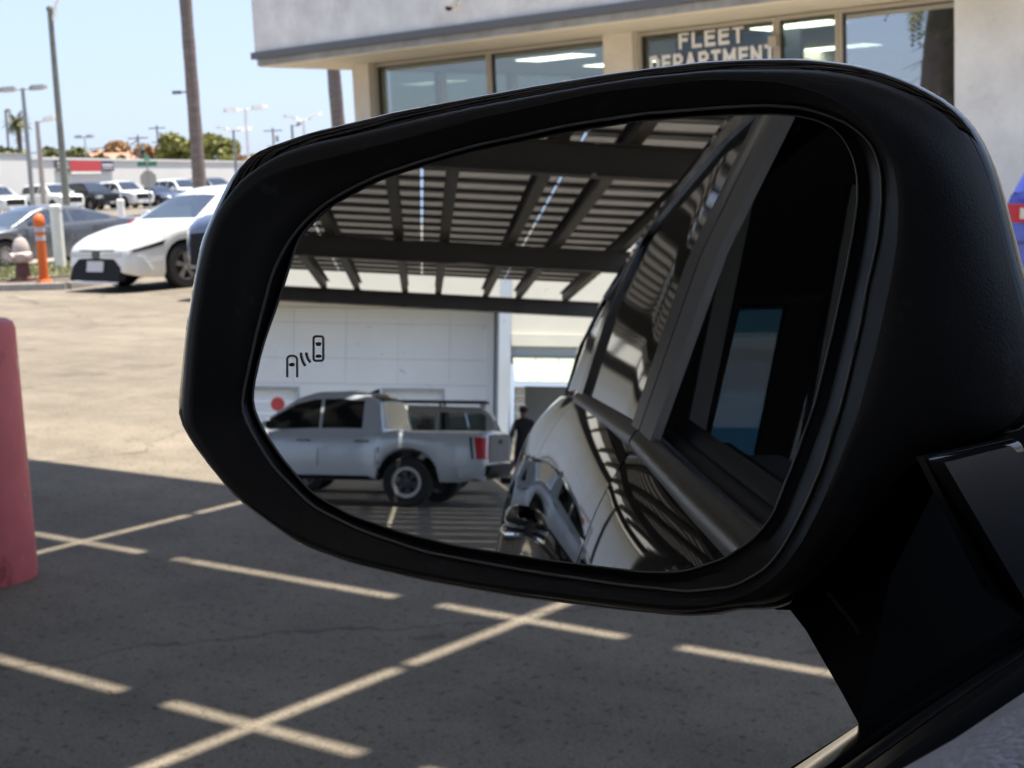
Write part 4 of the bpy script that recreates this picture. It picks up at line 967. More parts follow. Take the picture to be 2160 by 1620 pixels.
V = vehicle('roof_rack_suv', 'warm grey SUV with a dark roof rack behind the pickup bed, seen in the mirror', 'SUV', (-1.15, -28.6, 0), R_(95), RACK, 'silver2', None, 2)
rk = MB()
for s in (-1, 1):
    rk.bar((s*.62,-2.1,1.80), (s*.62,.3,1.80), .05, .05)
    for y in (-2.0,-1.2,-.4,.2): rk.bar((s*.62,y,1.68), (s*.62,y,1.775), .04)
for y in (-1.8,-.9,0): rk.bar((-.59,y,1.80), (.59,y,1.80), .05, .03)
part('roof_rack', rk, M['canopysteel'], V['root'])
for s in (-1, 1): V['side']('taillight', s, [(-2.38,.80),(-2.2,.80),(-2.2,1.08),(-2.38,1.08)], 'redlens')
V['end']('number_plate', [(-.16,.72,.84),(.16,.72,.84)], 'plate', -1, .02)

NAVY = dict(RACK); NAVY.update(glass='carglass')
V = vehicle('parked_suv', 'dark blue SUV beside the white sedan, mostly hidden behind the door mirror', 'SUV', (-14.85, 14.05, 0), math.pi, NAVY, 'navy', None, 1)
for s in (-1, 1): V['side']('headlight', s, [(1.95,.80),(2.3,.76),(2.3,.88),(1.95,.93)], 'clearlens')
V['end']('grille', [(-.6,.45,.85),(0,.45,.88),(.6,.45,.85)], 'darkgrille')
# ------------------------------------------------------------------ person standing behind the vehicles
def person(label, loc, rz):
    t = thing('person', label, 'person', loc, rz)
    J = dict(pel=(0,0,.95), sp=(0,.01,1.16), ch=(0,.0,1.34), nk=(0,.0,1.50), hd0=(0,.02,1.58), hd=(0,.03,1.66), tp=(0,.02,1.735),
             ls=(-.17,0,1.42), le=(-.27,-.02,1.14), lw=(-.25,.10,.92), rs=(.17,0,1.42), re=(.27,-.02,1.14), rw=(.25,.10,.92),
             lh=(-.10,0,.92), lk=(-.12,.03,.50), la=(-.13,-.02,.09), lt=(-.15,.14,.04), rh=(.10,0,.92), rk=(.12,.02,.50), ra=(.14,-.03,.09), rt=(.17,.13,.04))
    Rr = dict(pel=.155, sp=.145, ch=.165, nk=.058, hd0=.075, hd=.092, tp=.055, ls=.075, le=.050, lw=.034, rs=.075, re=.050, rw=.034, lh=.098, lk=.068, la=.048, lt=.04, rh=.098, rk=.068, ra=.048, rt=.04)
    E_ = [('pel','sp'),('sp','ch'),('ch','nk'),('nk','hd0'),('hd0','hd'),('hd','tp'),('ch','ls'),('ls','le'),('le','lw'),('ch','rs'),('rs','re'),('re','rw'),('pel','lh'),('lh','lk'),('lk','la'),('la','lt'),('pel','rh'),('rh','rk'),('rk','ra'),('ra','rt')]
    for s, w in ((-1, 'lw'), (1, 'rw')):
        x, y, z = J[w]; J[w+'p'] = (x, y+.03, z-.06); Rr[w+'p'] = .034; E_.append((w, w+'p'))
        for k in range(4):
            a = w+'f%d' % k; J[a] = (x-s*.004+(k-1.5)*.004, y+.0+k*.018, z-.125-.012*(1.5-abs(k-1.5))); J[a+'e'] = (x-s*.02, y+.01+k*.018, z-.165-.012*(1.5-abs(k-1.5))); Rr[a] = .010; Rr[a+'e'] = .009; E_ += [(w+'p', a), (a, a+'e')]
        a = w+'th'; J[a] = (x-s*.03, y+.08, z-.075); J[a+'e'] = (x-s*.035, y+.10, z-.115); Rr[a] = .011; Rr[a+'e'] = .009; E_ += [(w+'p', a), (a, a+'e')]
    names = list(J); idx = {n: i for i, n in enumerate(names)}
    me = bpy.data.meshes.new('body'); me.from_pydata([J[n] for n in names], [(idx[a], idx[b]) for a, b in E_], []); o = bpy.data.objects.new('body', me); COL.objects.link(o)
    sk = o.modifiers.new('Skin', 'SKIN'); sk.use_smooth_shade = True
    for i, n in enumerate(names):
        v = me.skin_vertices[0].data[i]; r = Rr[n]; v.radius = (r, r*.72 if n in ('pel','sp','ch') else r); v.use_root = (n == 'pel')
    o.modifiers.new('Subdivision', 'SUBSURF').levels = 2
    dg = bpy.context.evaluated_depsgraph_get(); m2 = bpy.data.meshes.new_from_object(o.evaluated_get(dg)); bpy.data.objects.remove(o)
    m2.materials.clear(); m2.materials.append(M['cloth']); m2.materials.append(M['skin']); m2.materials.append(M['rubber'])
    for p in m2.polygons:
        c = p.center
        p.material_index = 1 if (c.z > 1.515 or (abs(c.x) > .2 and c.z < .93 and c.z > .6)) else (2 if c.z < .10 else 0)
    m2.name = 'body'; link('body', m2, t)
    hm = MB().lathe([(0, .10), (.06, .092), (.095, .055), (.105, 0), (.10, -.05), (.0, -.05)], (0, .012, 1.685), 16); part('hair', hm, M['hair'], t, True)
    fm = MB()
    for s in (-1, 1): fm.box(s*.035-.012, s*.035+.012, .112, .120, 1.665, 1.677)
    part('eyes', fm, M['hair'], t); part('nose', MB().prism([(-.014,.115,1.625),(.014,.115,1.625),(0,.112,1.665)], (0,.022,-.004)), M['skin'], t)
    for s in (-1, 1): part('ear', MB().box(s*.088-.01, s*.088+.01, .0, .035, 1.63, 1.69), M['skin'], t)
    return t
person('person in black clothes standing with arms down behind the pickup, seen in the mirror', (1.78, -30.2, 0), R_(172))
# ------------------------------------------------------------------ the car we sit in
suv = thing('black_suv', 'black SUV whose big door mirror and door sill fill the foreground', 'SUV', (0, 0, 0))
mM = Vector((-0.31318, 0.38564, 1.36339)); mn = Vector((0.37534, -0.92257, 0.08939)); mu = Vector((0.92671, 0.37539, -0.01685)); mv = Vector((-0.01801, 0.08916, 0.99585))
def mp(u, v, w): return mM+mu*u+mv*v+mn*w
S = [[1539,13],[1545,-34],[1547,-82],[1546,-130],[1539,-177],[1522,-223],[1483,-264],[1413,-297],[1332,-324],[1257,-348],[1198,-373],[1162,-402],[1136,-433],[1111,-464],[1086,-495],[1062,-525],[1040,-555],[1020,-587],[1000,-618],[981,-650],[961,-682],[939,-712],[915,-742],[892,-771],[867,-800],[839,-826],[807,-847],[773,-865],[736,-881],[695,-889],[650,-891],[610,-896],[574,-907],[539,-917],[502,-922],[465,-926],[429,-929],[392,-930],[356,-929],[320,-928],[286,-927],[252,-926],[219,-925],[187,-924],[155,-922],[124,-921],[93,-919],[62,-917],[32,-916],[2,-914],[-28,-912],[-58,-911],[-88,-909],[-117,-908],[-147,-906],[-177,-904],[-207,-901],[-237,-898],[-267,-895],[-297,-892],[-328,-889],[-359,-886],[-390,-882],[-422,-879],[-455,-876],[-488,-873],[-522,-869],[-556,-864],[-591,-859],[-627,-853],[-663,-847],[-701,-841],[-740,-835],[-781,-828],[-821,-820],[-861,-810],[-902,-798],[-945,-787],[-988,-774],[-1029,-757],[-1067,-737],[-1105,-715],[-1144,-693],[-1183,-669],[-1223,-645],[-1263,-618],[-1299,-589],[-1332,-557],[-1363,-523],[-1395,-489],[-1426,-453],[-1457,-416],[-1485,-377],[-1510,-336],[-1525,-292],[-1526,-246],[-1520,-199],[-1514,-153],[-1508,-108],[-1502,-63],[-1496,-19],[-1489,25],[-1481,69],[-1472,112],[-1464,155],[-1455,198],[-1446,240],[-1438,283],[-1428,326],[-1414,367],[-1396,407],[-1376,446],[-1355,485],[-1335,523],[-1313,561],[-1289,597],[-1261,631],[-1226,661],[-1183,685],[-1133,702],[-1081,716],[-1032,730],[-985,742],[-937,752],[-891,760],[-847,769],[-804,776],[-764,784],[-724,791],[-687,798],[-650,805],[-613,810],[-578,815],[-543,819],[-510,824],[-477,828],[-445,833],[-413,837],[-383,841],[-352,845],[-322,849],[-292,853],[-263,856],[-234,860],[-205,864],[-176,867],[-147,871],[-119,875],[-90,878],[-61,881],[-32,885],[-3,888],[27,891],[56,894],[87,898],[117,901],[148,904],[180,907],[212,909],[245,911],[278,914],[312,917],[348,919],[384,922],[422,925],[460,927],[499,928],[539,928],[581,928],[624,928],[668,926],[713,924],[760,922],[808,918],[856,911],[904,903],[953,893],[1002,880],[1049,865],[1096,846],[1141,825],[1185,801],[1227,775],[1266,745],[1300,712],[1329,675],[1353,635],[1373,594],[1391,551],[1406,507],[1419,463],[1431,419],[1443,375],[1455,330],[1466,286],[1478,241],[1492,197],[1507,152],[1520,106],[1531,60]]
E = [[1494,16],[1501,-29],[1504,-75],[1503,-120],[1497,-165],[1479,-209],[1440,-248],[1375,-280],[1302,-306],[1236,-331],[1182,-355],[1148,-384],[1123,-414],[1098,-443],[1074,-472],[1051,-501],[1028,-530],[1008,-560],[989,-590],[969,-620],[949,-649],[927,-678],[903,-705],[879,-732],[855,-759],[829,-784],[799,-805],[768,-825],[734,-841],[696,-850],[654,-854],[615,-858],[578,-864],[543,-871],[509,-879],[476,-886],[442,-890],[406,-891],[371,-890],[337,-889],[304,-888],[272,-887],[240,-886],[209,-885],[178,-884],[148,-882],[118,-880],[89,-879],[59,-877],[31,-876],[2,-874],[-27,-873],[-55,-871],[-84,-869],[-113,-868],[-141,-866],[-170,-863],[-198,-860],[-227,-857],[-256,-854],[-286,-851],[-316,-848],[-346,-845],[-377,-842],[-408,-839],[-440,-835],[-473,-832],[-506,-827],[-539,-822],[-574,-817],[-609,-811],[-645,-806],[-683,-800],[-722,-794],[-761,-786],[-800,-777],[-840,-766],[-881,-755],[-924,-743],[-965,-728],[-1002,-709],[-1038,-687],[-1074,-665],[-1110,-641],[-1147,-617],[-1184,-591],[-1220,-563],[-1252,-533],[-1282,-500],[-1314,-467],[-1345,-433],[-1376,-398],[-1405,-361],[-1431,-321],[-1444,-279],[-1443,-234],[-1438,-189],[-1432,-145],[-1428,-101],[-1423,-58],[-1419,-15],[-1413,28],[-1406,70],[-1397,112],[-1389,153],[-1379,195],[-1369,236],[-1358,277],[-1347,317],[-1333,357],[-1314,395],[-1293,432],[-1271,468],[-1247,504],[-1221,537],[-1191,568],[-1154,595],[-1116,620],[-1077,643],[-1034,662],[-988,676],[-941,688],[-894,698],[-847,705],[-802,712],[-760,719],[-721,726],[-683,733],[-646,740],[-611,746],[-577,752],[-543,758],[-511,764],[-479,769],[-448,774],[-418,779],[-389,784],[-360,788],[-331,793],[-303,798],[-274,801],[-247,805],[-219,809],[-192,812],[-165,816],[-137,820],[-110,823],[-83,827],[-56,830],[-29,834],[-2,838],[26,841],[54,844],[82,848],[110,851],[139,854],[169,858],[199,861],[229,865],[261,868],[293,871],[325,873],[358,874],[392,876],[427,877],[463,879],[500,880],[539,881],[577,880],[617,879],[658,877],[701,875],[746,873],[792,871],[839,866],[885,859],[933,850],[980,839],[1026,825],[1071,808],[1114,788],[1156,766],[1196,741],[1234,713],[1267,681],[1296,647],[1320,609],[1340,570],[1357,529],[1372,488],[1385,446],[1397,404],[1408,361],[1419,319],[1430,276],[1441,234],[1453,191],[1464,148],[1476,104],[1486,60]]
RG = [[1056,14],[1050,-17],[1042,-47],[1035,-78],[1027,-107],[1020,-137],[1012,-167],[1004,-196],[995,-225],[985,-253],[975,-282],[964,-310],[954,-338],[944,-367],[933,-395],[921,-424],[910,-452],[898,-480],[886,-509],[873,-538],[859,-566],[845,-595],[830,-624],[813,-651],[795,-678],[776,-705],[755,-730],[731,-752],[705,-773],[678,-792],[649,-808],[618,-821],[586,-832],[554,-841],[520,-848],[486,-851],[452,-853],[419,-855],[386,-857],[353,-856],[321,-855],[290,-853],[259,-852],[229,-850],[199,-849],[170,-848],[141,-846],[113,-845],[85,-844],[57,-842],[29,-841],[1,-839],[-26,-837],[-54,-835],[-81,-833],[-109,-832],[-137,-830],[-165,-828],[-193,-826],[-221,-824],[-250,-822],[-279,-820],[-309,-817],[-338,-813],[-368,-810],[-399,-806],[-431,-802],[-463,-798],[-496,-795],[-530,-790],[-565,-785],[-600,-780],[-637,-774],[-675,-769],[-714,-762],[-754,-755],[-793,-744],[-831,-732],[-870,-719],[-911,-705],[-952,-689],[-991,-671],[-1030,-651],[-1068,-630],[-1105,-606],[-1141,-580],[-1176,-552],[-1209,-523],[-1238,-491],[-1268,-457],[-1296,-423],[-1322,-387],[-1348,-350],[-1367,-310],[-1372,-267],[-1369,-223],[-1366,-180],[-1362,-137],[-1358,-95],[-1354,-53],[-1349,-11],[-1344,30],[-1338,71],[-1330,112],[-1323,152],[-1316,193],[-1308,233],[-1297,273],[-1285,312],[-1272,351],[-1259,390],[-1240,426],[-1214,461],[-1185,492],[-1152,522],[-1115,548],[-1073,570],[-1026,588],[-976,602],[-926,613],[-878,623],[-832,632],[-789,640],[-748,648],[-708,655],[-670,662],[-634,669],[-599,675],[-566,682],[-534,689],[-503,695],[-473,701],[-444,707],[-416,713],[-388,719],[-360,725],[-333,730],[-307,736],[-281,741],[-255,746],[-229,750],[-203,755],[-178,759],[-152,763],[-127,767],[-102,772],[-76,776],[-51,780],[-26,784],[0,789],[26,793],[52,797],[78,802],[105,806],[132,811],[159,814],[187,817],[215,819],[244,821],[273,823],[303,825],[334,827],[366,830],[398,832],[432,834],[466,837],[502,838],[537,837],[573,835],[609,832],[647,830],[687,827],[727,822],[765,814],[801,803],[839,791],[876,777],[910,759],[942,739],[973,717],[1000,691],[1025,664],[1048,635],[1068,604],[1085,572],[1097,537],[1104,500],[1109,463],[1112,426],[1112,389],[1111,352],[1109,316],[1105,280],[1100,244],[1094,209],[1089,175],[1082,142],[1076,109],[1069,77],[1063,45]]
L = [[984,11],[978,-18],[971,-47],[965,-76],[959,-104],[953,-132],[946,-160],[940,-188],[932,-216],[924,-244],[916,-272],[908,-299],[900,-327],[892,-355],[883,-383],[873,-411],[861,-438],[850,-466],[839,-494],[827,-522],[814,-550],[801,-578],[787,-606],[772,-634],[756,-662],[738,-688],[718,-713],[695,-735],[668,-754],[641,-771],[612,-786],[581,-797],[547,-803],[514,-809],[482,-814],[449,-818],[415,-818],[382,-817],[350,-815],[318,-814],[288,-813],[258,-812],[229,-810],[200,-809],[172,-806],[144,-804],[117,-802],[90,-799],[63,-797],[37,-795],[11,-793],[-15,-791],[-41,-789],[-67,-786],[-93,-784],[-119,-782],[-144,-779],[-170,-776],[-196,-773],[-223,-770],[-249,-767],[-276,-764],[-303,-761],[-330,-758],[-359,-754],[-387,-751],[-416,-747],[-446,-744],[-476,-739],[-506,-732],[-536,-725],[-566,-717],[-597,-709],[-629,-701],[-662,-692],[-696,-683],[-730,-673],[-763,-661],[-797,-647],[-831,-633],[-867,-619],[-902,-602],[-932,-582],[-960,-559],[-987,-535],[-1016,-510],[-1044,-485],[-1070,-458],[-1092,-429],[-1113,-398],[-1135,-367],[-1155,-335],[-1173,-302],[-1186,-268],[-1189,-231],[-1183,-192],[-1174,-155],[-1164,-118],[-1155,-81],[-1145,-46],[-1136,-11],[-1127,23],[-1117,57],[-1107,90],[-1097,123],[-1087,156],[-1078,188],[-1067,220],[-1053,251],[-1037,281],[-1020,310],[-1001,339],[-980,365],[-957,391],[-932,415],[-906,437],[-878,458],[-849,478],[-818,495],[-787,511],[-757,525],[-726,539],[-695,551],[-665,563],[-636,573],[-605,582],[-576,590],[-547,598],[-519,606],[-492,613],[-466,620],[-439,626],[-414,633],[-388,639],[-364,645],[-340,650],[-316,656],[-292,661],[-268,666],[-245,670],[-221,674],[-198,678],[-175,681],[-152,685],[-130,689],[-107,693],[-84,697],[-62,701],[-39,705],[-16,709],[8,713],[31,717],[55,720],[79,723],[103,726],[128,729],[153,732],[178,734],[204,737],[231,740],[258,743],[286,746],[315,748],[344,749],[374,750],[404,751],[436,752],[469,754],[503,755],[539,756],[576,757],[615,758],[656,758],[696,757],[737,753],[779,749],[821,741],[860,729],[897,715],[934,699],[966,678],[995,654],[1019,626],[1035,594],[1046,559],[1052,521],[1054,483],[1054,445],[1052,408],[1049,371],[1045,335],[1039,299],[1032,263],[1024,229],[1017,196],[1011,164],[1006,132],[1001,101],[996,71],[990,41]]
G = [[901,9],[895,-18],[889,-44],[883,-71],[877,-97],[871,-123],[865,-149],[859,-175],[852,-200],[843,-226],[835,-251],[826,-276],[817,-301],[809,-326],[800,-352],[791,-377],[782,-403],[772,-429],[762,-455],[753,-482],[743,-509],[733,-536],[720,-562],[704,-586],[687,-609],[668,-631],[646,-651],[623,-668],[599,-686],[575,-702],[549,-716],[521,-727],[494,-738],[466,-748],[439,-757],[410,-763],[380,-766],[350,-768],[321,-769],[292,-770],[263,-769],[235,-767],[207,-765],[180,-764],[154,-762],[128,-761],[102,-759],[76,-757],[51,-756],[26,-754],[2,-753],[-23,-751],[-48,-749],[-72,-747],[-97,-745],[-121,-742],[-146,-740],[-170,-738],[-195,-736],[-220,-733],[-246,-731],[-271,-729],[-297,-726],[-324,-724],[-351,-721],[-378,-718],[-406,-714],[-434,-709],[-462,-704],[-491,-699],[-521,-694],[-551,-688],[-582,-682],[-613,-674],[-645,-666],[-678,-657],[-711,-649],[-746,-639],[-781,-628],[-814,-614],[-846,-599],[-880,-583],[-913,-565],[-942,-544],[-967,-520],[-992,-495],[-1017,-469],[-1041,-443],[-1064,-415],[-1086,-386],[-1108,-357],[-1128,-326],[-1145,-294],[-1159,-260],[-1165,-225],[-1163,-189],[-1156,-152],[-1149,-116],[-1139,-81],[-1127,-46],[-1116,-12],[-1103,22],[-1090,54],[-1077,86],[-1064,118],[-1052,148],[-1040,179],[-1029,209],[-1018,240],[-1007,270],[-997,300],[-986,329],[-972,358],[-952,384],[-928,408],[-902,430],[-876,452],[-847,470],[-815,486],[-783,501],[-753,515],[-723,529],[-694,542],[-666,554],[-636,565],[-606,573],[-577,581],[-549,589],[-521,596],[-494,603],[-468,610],[-442,616],[-416,622],[-391,628],[-367,634],[-343,639],[-320,645],[-296,649],[-273,653],[-249,657],[-226,661],[-204,664],[-181,668],[-158,671],[-136,675],[-114,679],[-91,682],[-69,686],[-47,689],[-24,693],[-1,696],[22,700],[45,703],[68,706],[92,709],[116,712],[141,714],[165,717],[191,720],[217,723],[244,726],[271,729],[299,731],[328,732],[357,733],[387,734],[418,735],[450,736],[483,737],[518,737],[553,737],[591,737],[629,737],[670,736],[711,735],[754,731],[795,725],[835,715],[871,701],[903,682],[928,657],[947,627],[962,595],[972,561],[978,526],[980,489],[980,452],[976,415],[971,379],[966,343],[960,309],[954,276],[949,243],[943,212],[937,181],[931,151],[925,122],[919,93],[913,65],[908,37]]

def L2(P): return [(a*1e-4, b*1e-4) for a, b in P]
LS, LE, LR, LL, LG = L2(S), L2(E), L2(RG), L2(L), L2(G)
def mixl(A, B, t): return [(a[0]+(b[0]-a[0])*t, a[1]+(b[1]-a[1])*t) for a, b in zip(A, B)]
cx = sum(p[0] for p in LS)/len(LS); cy = sum(p[1] for p in LS)/len(LS)
def shr(A, k): return [(cx+(p[0]-cx)*k, cy+(p[1]-cy)*k) for p in A]
def ring(A, w): return [mp(a, b, w) for a, b in A]
def grow(A, d):
    out = []; n = len(A)
    for k in range(n):
        t = Vector((A[(k+1) % n][0]-A[k-1][0], A[(k+1) % n][1]-A[k-1][1])); t.normalize(); out.append((A[k][0]+t.y*d, A[k][1]-t.x*d))
    return out
sgn = 1 if sum(LG[k-1][0]*LG[k][1]-LG[k][0]*LG[k-1][1] for k in range(len(LG))) > 0 else -1
hs = MB()
hs.loft([ring(LL, .0020), ring(grow(LL, .0006*sgn), .0030), ring(grow(LL, .0014*sgn), .0036), ring(mixl(LL, LR, .30), .0044), ring(mixl(LL, LR, .65), .0064), ring(mixl(LL, LR, .92), .0086), ring(LR, .0090),
         ring(mixl(LR, LE, .12), .0087), ring(mixl(LR, LE, .35), .0086), ring(mixl(LR, LE, .6), .0072), ring(mixl(LR, LE, .82), .0044), ring(mixl(LR, LE, .95), .0012), ring(LE, -.0004)], cap=False)
side = part('side_mirror', hs, M['plastic'], suv, 55)
cap = MB()
cap.loft([ring(shr(LE, .997), -.0008), ring(mixl(LE, LS, .3), -.0016), ring(mixl(LE, LS, .8), -.006), ring(LS, -.011), ring(shr(LS, .997), -.022), ring(shr(LS, .97), -.045), ring(shr(LS, .88), -.068), ring(shr(LS, .70), -.085), ring(shr(LS, .4), -.095)], cap=False)
cap.loft([ring(shr(LS, .4), -.095), ring(shr(LS, .05), -.0975)], cap=True)
part('mirror_cap', cap, M['blackpaint'], side, 50)
bz = MB(); bz.loft([ring(LL, .0020), ring(mixl(LL, LG, .25), .0006), ring(mixl(LL, LG, .55), -.001), ring(mixl(LL, LG, .9), -.0005), ring(mixl(LL, LG, .97), .0008), ring(LG, .0006)], cap=False)
part('mirror_bezel', bz, M['plastic2'], side, 40)
eb = MB(); eb.loft([ring(LG, .00062), ring(grow(LG, -.0002*sgn), .00075), ring(grow(LG, -.0004*sgn), .0004), ring(grow(LG, -.0005*sgn), .00005)], cap=False)
part('glass_edge', eb, M['bevel'], side, 60)
re_ = MB(); rl = ring(LL, .0032); re_.tube(rl+[rl[0]], [.00055]*(len(rl)+1), 6, cap=False); part('rim_highlight', re_, M['bevel'], side, 60)  # thin pale ring drawn in as the highlight along the rim
gm2 = MB(); gm2.add(ring(LG, 0.0), [tuple(range(len(LG)))]); gm2.add(ring(LG, -.003), [tuple(range(len(LG)))])
part('mirror_glass', gm2, M['mirror'], side)
I_CAR = [[-87.99, -7.01], [-88.06, -7.34], [-88.27, -7.62], [-88.57, -7.81], [-88.93, -7.88], [-90.89, -7.9], [-91.25, -7.84], [-91.55, -7.67], [-91.75, -7.39], [-91.82, -7.07], [-91.76, -0.03], [-91.68, 0.3], [-91.48, 0.57], [-91.17, 0.76], [-90.81, 0.83], [-88.85, 0.85], [-88.5, 0.79], [-88.19, 0.61], [-87.99, 0.33], [-87.93, 0.01]]
I_CARWIN = [[[-91.02, -1.46], [-89.9, -1.19], [-88.69, -1.44], [-89.16, -2.63], [-90.57, -2.64]], [[-91.16, -6.64], [-90.59, -5.69], [-89.1, -5.67], [-88.54, -6.6], [-89.85, -6.87]]]
I_OPEN = [[-102.37, -14.06], [-102.3, -7.22], [-101.91, -6.61], [-100.96, -6.26], [-99.82, -6.24], [-98.88, -6.57], [-98.41, -7.16], [-98.39, -13.99]]
I_OPENWIN = [[[-101.65, -9.17], [-100.42, -8.73], [-99.28, -9.05], [-99.67, -10.08], [-101.19, -10.1]]]
I_WAVE = [[[-96.79, -5.1], [-96.71, -6.46], [-96.16, -8.15], [-95.14, -9.84]], [[-94.62, -4.98], [-94.54, -6.09], [-93.99, -7.44], [-93.06, -8.53]]]
ARM = [[-0.2746, 0.4275, 1.2757], [-0.2621, 0.4255, 1.2696], [-0.253, 0.4228, 1.2699], [-0.248, 0.4227, 1.2706], [-0.24, 0.419, 1.2659], [-0.2301, 0.4135, 1.2579], [-0.212, 0.3909, 1.2587], [-0.2005, 0.3797, 1.2548], [-0.2, 0.3858, 1.2501], [-0.2, 0.4061, 1.2497], [-0.2, 0.5033, 1.2471], [-0.2, 0.5495, 1.2461], [-0.2, 0.5479, 1.3171], [-0.205, 0.5108, 1.3235], [-0.1998, 0.4547, 1.332], [-0.2174, 0.4535, 1.326], [-0.2303, 0.4515, 1.3154], [-0.2397, 0.4487, 1.3034], [-0.2504, 0.4431, 1.2899]]
SAIL = [[-0.178, 0.377, 1.3371], [-0.178, 0.4391, 1.3324], [-0.178, 0.4753, 1.313], [-0.178, 0.4763, 1.2587], [-0.178, 0.422, 1.2884]]
SAIL_IN = [[-0.172, 0.3766, 1.3366], [-0.172, 0.4225, 1.3334], [-0.172, 0.4594, 1.312], [-0.172, 0.4602, 1.2665], [-0.172, 0.4327, 1.2841]]
SEAM = [[-0.2311, 0.4175, 1.2806], [-0.2245, 0.4194, 1.2724], [-0.2173, 0.4213, 1.262], [-0.2086, 0.4238, 1.251]]
def stroke(pts, w, off, closed=False, mb=None):
    n = len(pts); m_ = mb or MB(); P = [Vector((a*1e-3, b*1e-3)) for a, b in pts]; inn = []; out = []
    for k in range(n):
        a = P[(k-1) % n] if closed or k > 0 else P[k]; b = P[(k+1) % n] if closed or k < n-1 else P[k]
        t = (b-a).normalized(); q = Vector((-t.y, t.x))*w*.5; inn.append(mp(*(P[k]-q), off)); out.append(mp(*(P[k]+q), off))
    m_.add(inn+out, [(k, (k+1) % n, (k+1) % n+n, k+n) for k in range(n if closed else n-1)]); return m_
def fill(pts, off, mb): mb.add([mp(a*1e-3, b*1e-3, off) for a, b in pts], [tuple(range(len(pts)))])
hal = MB(); stroke(I_CAR, .00090, .00012, True, hal); stroke(I_OPEN, .00090, .00012, False, hal)
for wv in I_WAVE: stroke(wv, .00110, .00012, False, hal)
part('symbol_halo', hal, M['halo'], side)
sy = MB(); stroke(I_CAR, .00042, .00022, True, sy); stroke(I_OPEN, .00042, .00022, False, sy)
for wv in I_WAVE: stroke(wv, .00060, .00022, False, sy)
for p in I_CARWIN+I_OPENWIN: fill(p, .00022, sy)
part('warning_symbol', sy, M['symbol'], side)
# arm that carries the mirror, and the sail panel at the window corner
away = Vector((-.012, .06, 0))
am = MB(); n = len(ARM); c = sum((Vector(p) for p in ARM), Vector())/n
am.add([Vector(p) for p in ARM]+[c+Vector((0, .004, 0))], [(k, (k+1) % n, n) for k in range(n)])
am.add([Vector(p) for p in ARM]+[Vector(p)+away for p in ARM], [(k, k+n, (k+1) % n+n, (k+1) % n) for k in range(n)])
am.add([Vector(p)+away for p in ARM]+[c+away], [((k+1) % n, k, n) for k in range(n)])
armo = part('mirror_arm', am, M['armplastic'], suv, 60)
part('arm_seam', MB().tube(SEAM, .0006, 6), M['rubber'], armo)
sp_ = MB(); sp_.prism(SAIL, (-.003, .001, 0)); sail = part('sail_panel', sp_, M['slate'], suv)
# rounded top edge catching the light
e0, e1 = Vector(SAIL[0]), Vector(SAIL[1]); ed = MB(); rr = []
for t_, kk in ((.02, .12), (.3, .6), (.7, .9), (.97, 1.0)):
    q = e0+(e1-e0)*t_
    rr.append([q+Vector((.0005+.0035*kk*math.cos(a), 0, -.0035*kk+.0035*kk*math.sin(a))) for a in (0, .4, .8, 1.2, 1.57, 2.2, 3.0)]+[q+Vector((-.003*kk, 0, -.006*kk))])
ed.loft(rr); part('panel_edge', ed, M['gloss'], sail, 50)
part('panel_face', MB().prism(SAIL_IN, (-.0055, .001, 0)), M['slate'], sail)
# body side
T_XB = [(-3.1, .15), (-2.6, -.02), (-2.0, -.085), (-1.5, -.111), (-.35, -.178), (0, -.19), (.35, -.2), (.5, -.2), (.8, -.203)]
T_ZB = [(-3.1, 1.40), (-2.4, 1.40), (-1.5, 1.381), (-.35, 1.322), (0, 1.285), (.30, 1.2555), (.5, 1.2545), (.8, 1.253)]
T_K = [(-3.1, 1.5), (-2.4, 1.55), (-1.8, 1.45), (-1.2, 1.2), (-.35, 1.0), (.8, .75)]
T_XR = [(-3.1, .16), (-3.0, .05), (-2.4, .039), (-1.2, -.015), (-.6, -.040), (-.35, -.034), (.3, -.02), (.8, .0)]
T_ZR = [(-3.1, 1.41), (-3.0, 1.46), (-2.4, 1.612), (-1.2, 1.655), (-.35, 1.66), (.3, 1.62), (.8, 1.50)]
REL = [(-.050*(1-math.exp(-d/.07))-.12*min(d, .5)-.06*max(0, d-.5)+.25*max(0, d-.6)**2, -d) for d in [.95*(k/26)**1.7 for k in range(27)]]+[(.05, -1.0)]
def sm(t, tab):
    """monotone cubic through the table, so that reflections run smoothly"""
    xs = [a for a, b in tab]; ys = [b for a, b in tab]; n = len(xs); t = min(max(t, xs[0]), xs[-1])
    i = max(0, min(n-2, int(np.searchsorted(xs, t))-1)); d = [(ys[k+1]-ys[k])/(xs[k+1]-xs[k]) for k in range(n-1)]
    def sl(k):
        if k == 0: return d[0]
        if k == n-1: return d[-1]
        return 0 if d[k-1]*d[k] <= 0 else 2*d[k-1]*d[k]/(d[k-1]+d[k])
    h = xs[i+1]-xs[i]; u = (t-xs[i])/h
    return ys[i]*(1+2*u)*(1-u)**2+h*sl(i)*u*(1-u)**2+ys[i+1]*u*u*(3-2*u)+h*sl(i+1)*u*u*(u-1)
def skin(y0, y1, n, d=0.0):
    mb = MB(); rs = []
    for k in range(n+1):
        y = y0+(y1-y0)*k/n; x, z, kk = sm(y, T_XB), sm(y, T_ZB), sm(y, T_K)
        rs.append([(x+a*kk, y, z+b) for a, b in REL])
    mb.loft(rs, cap=False, closed=False)
    rs2 = [[(p[0]+.03, p[1], p[2]-.004) for p in r] for r in (rs[0], rs[-1])]
    for r, q in ((rs[0], rs2[0]), (rs[-1], rs2[1])): mb.loft([r, q], cap=False, closed=False)     # folded door edges
    return mb
front_door = part('front_door', skin(-.347, .80, 36), M['blackpaint'], suv, 60)
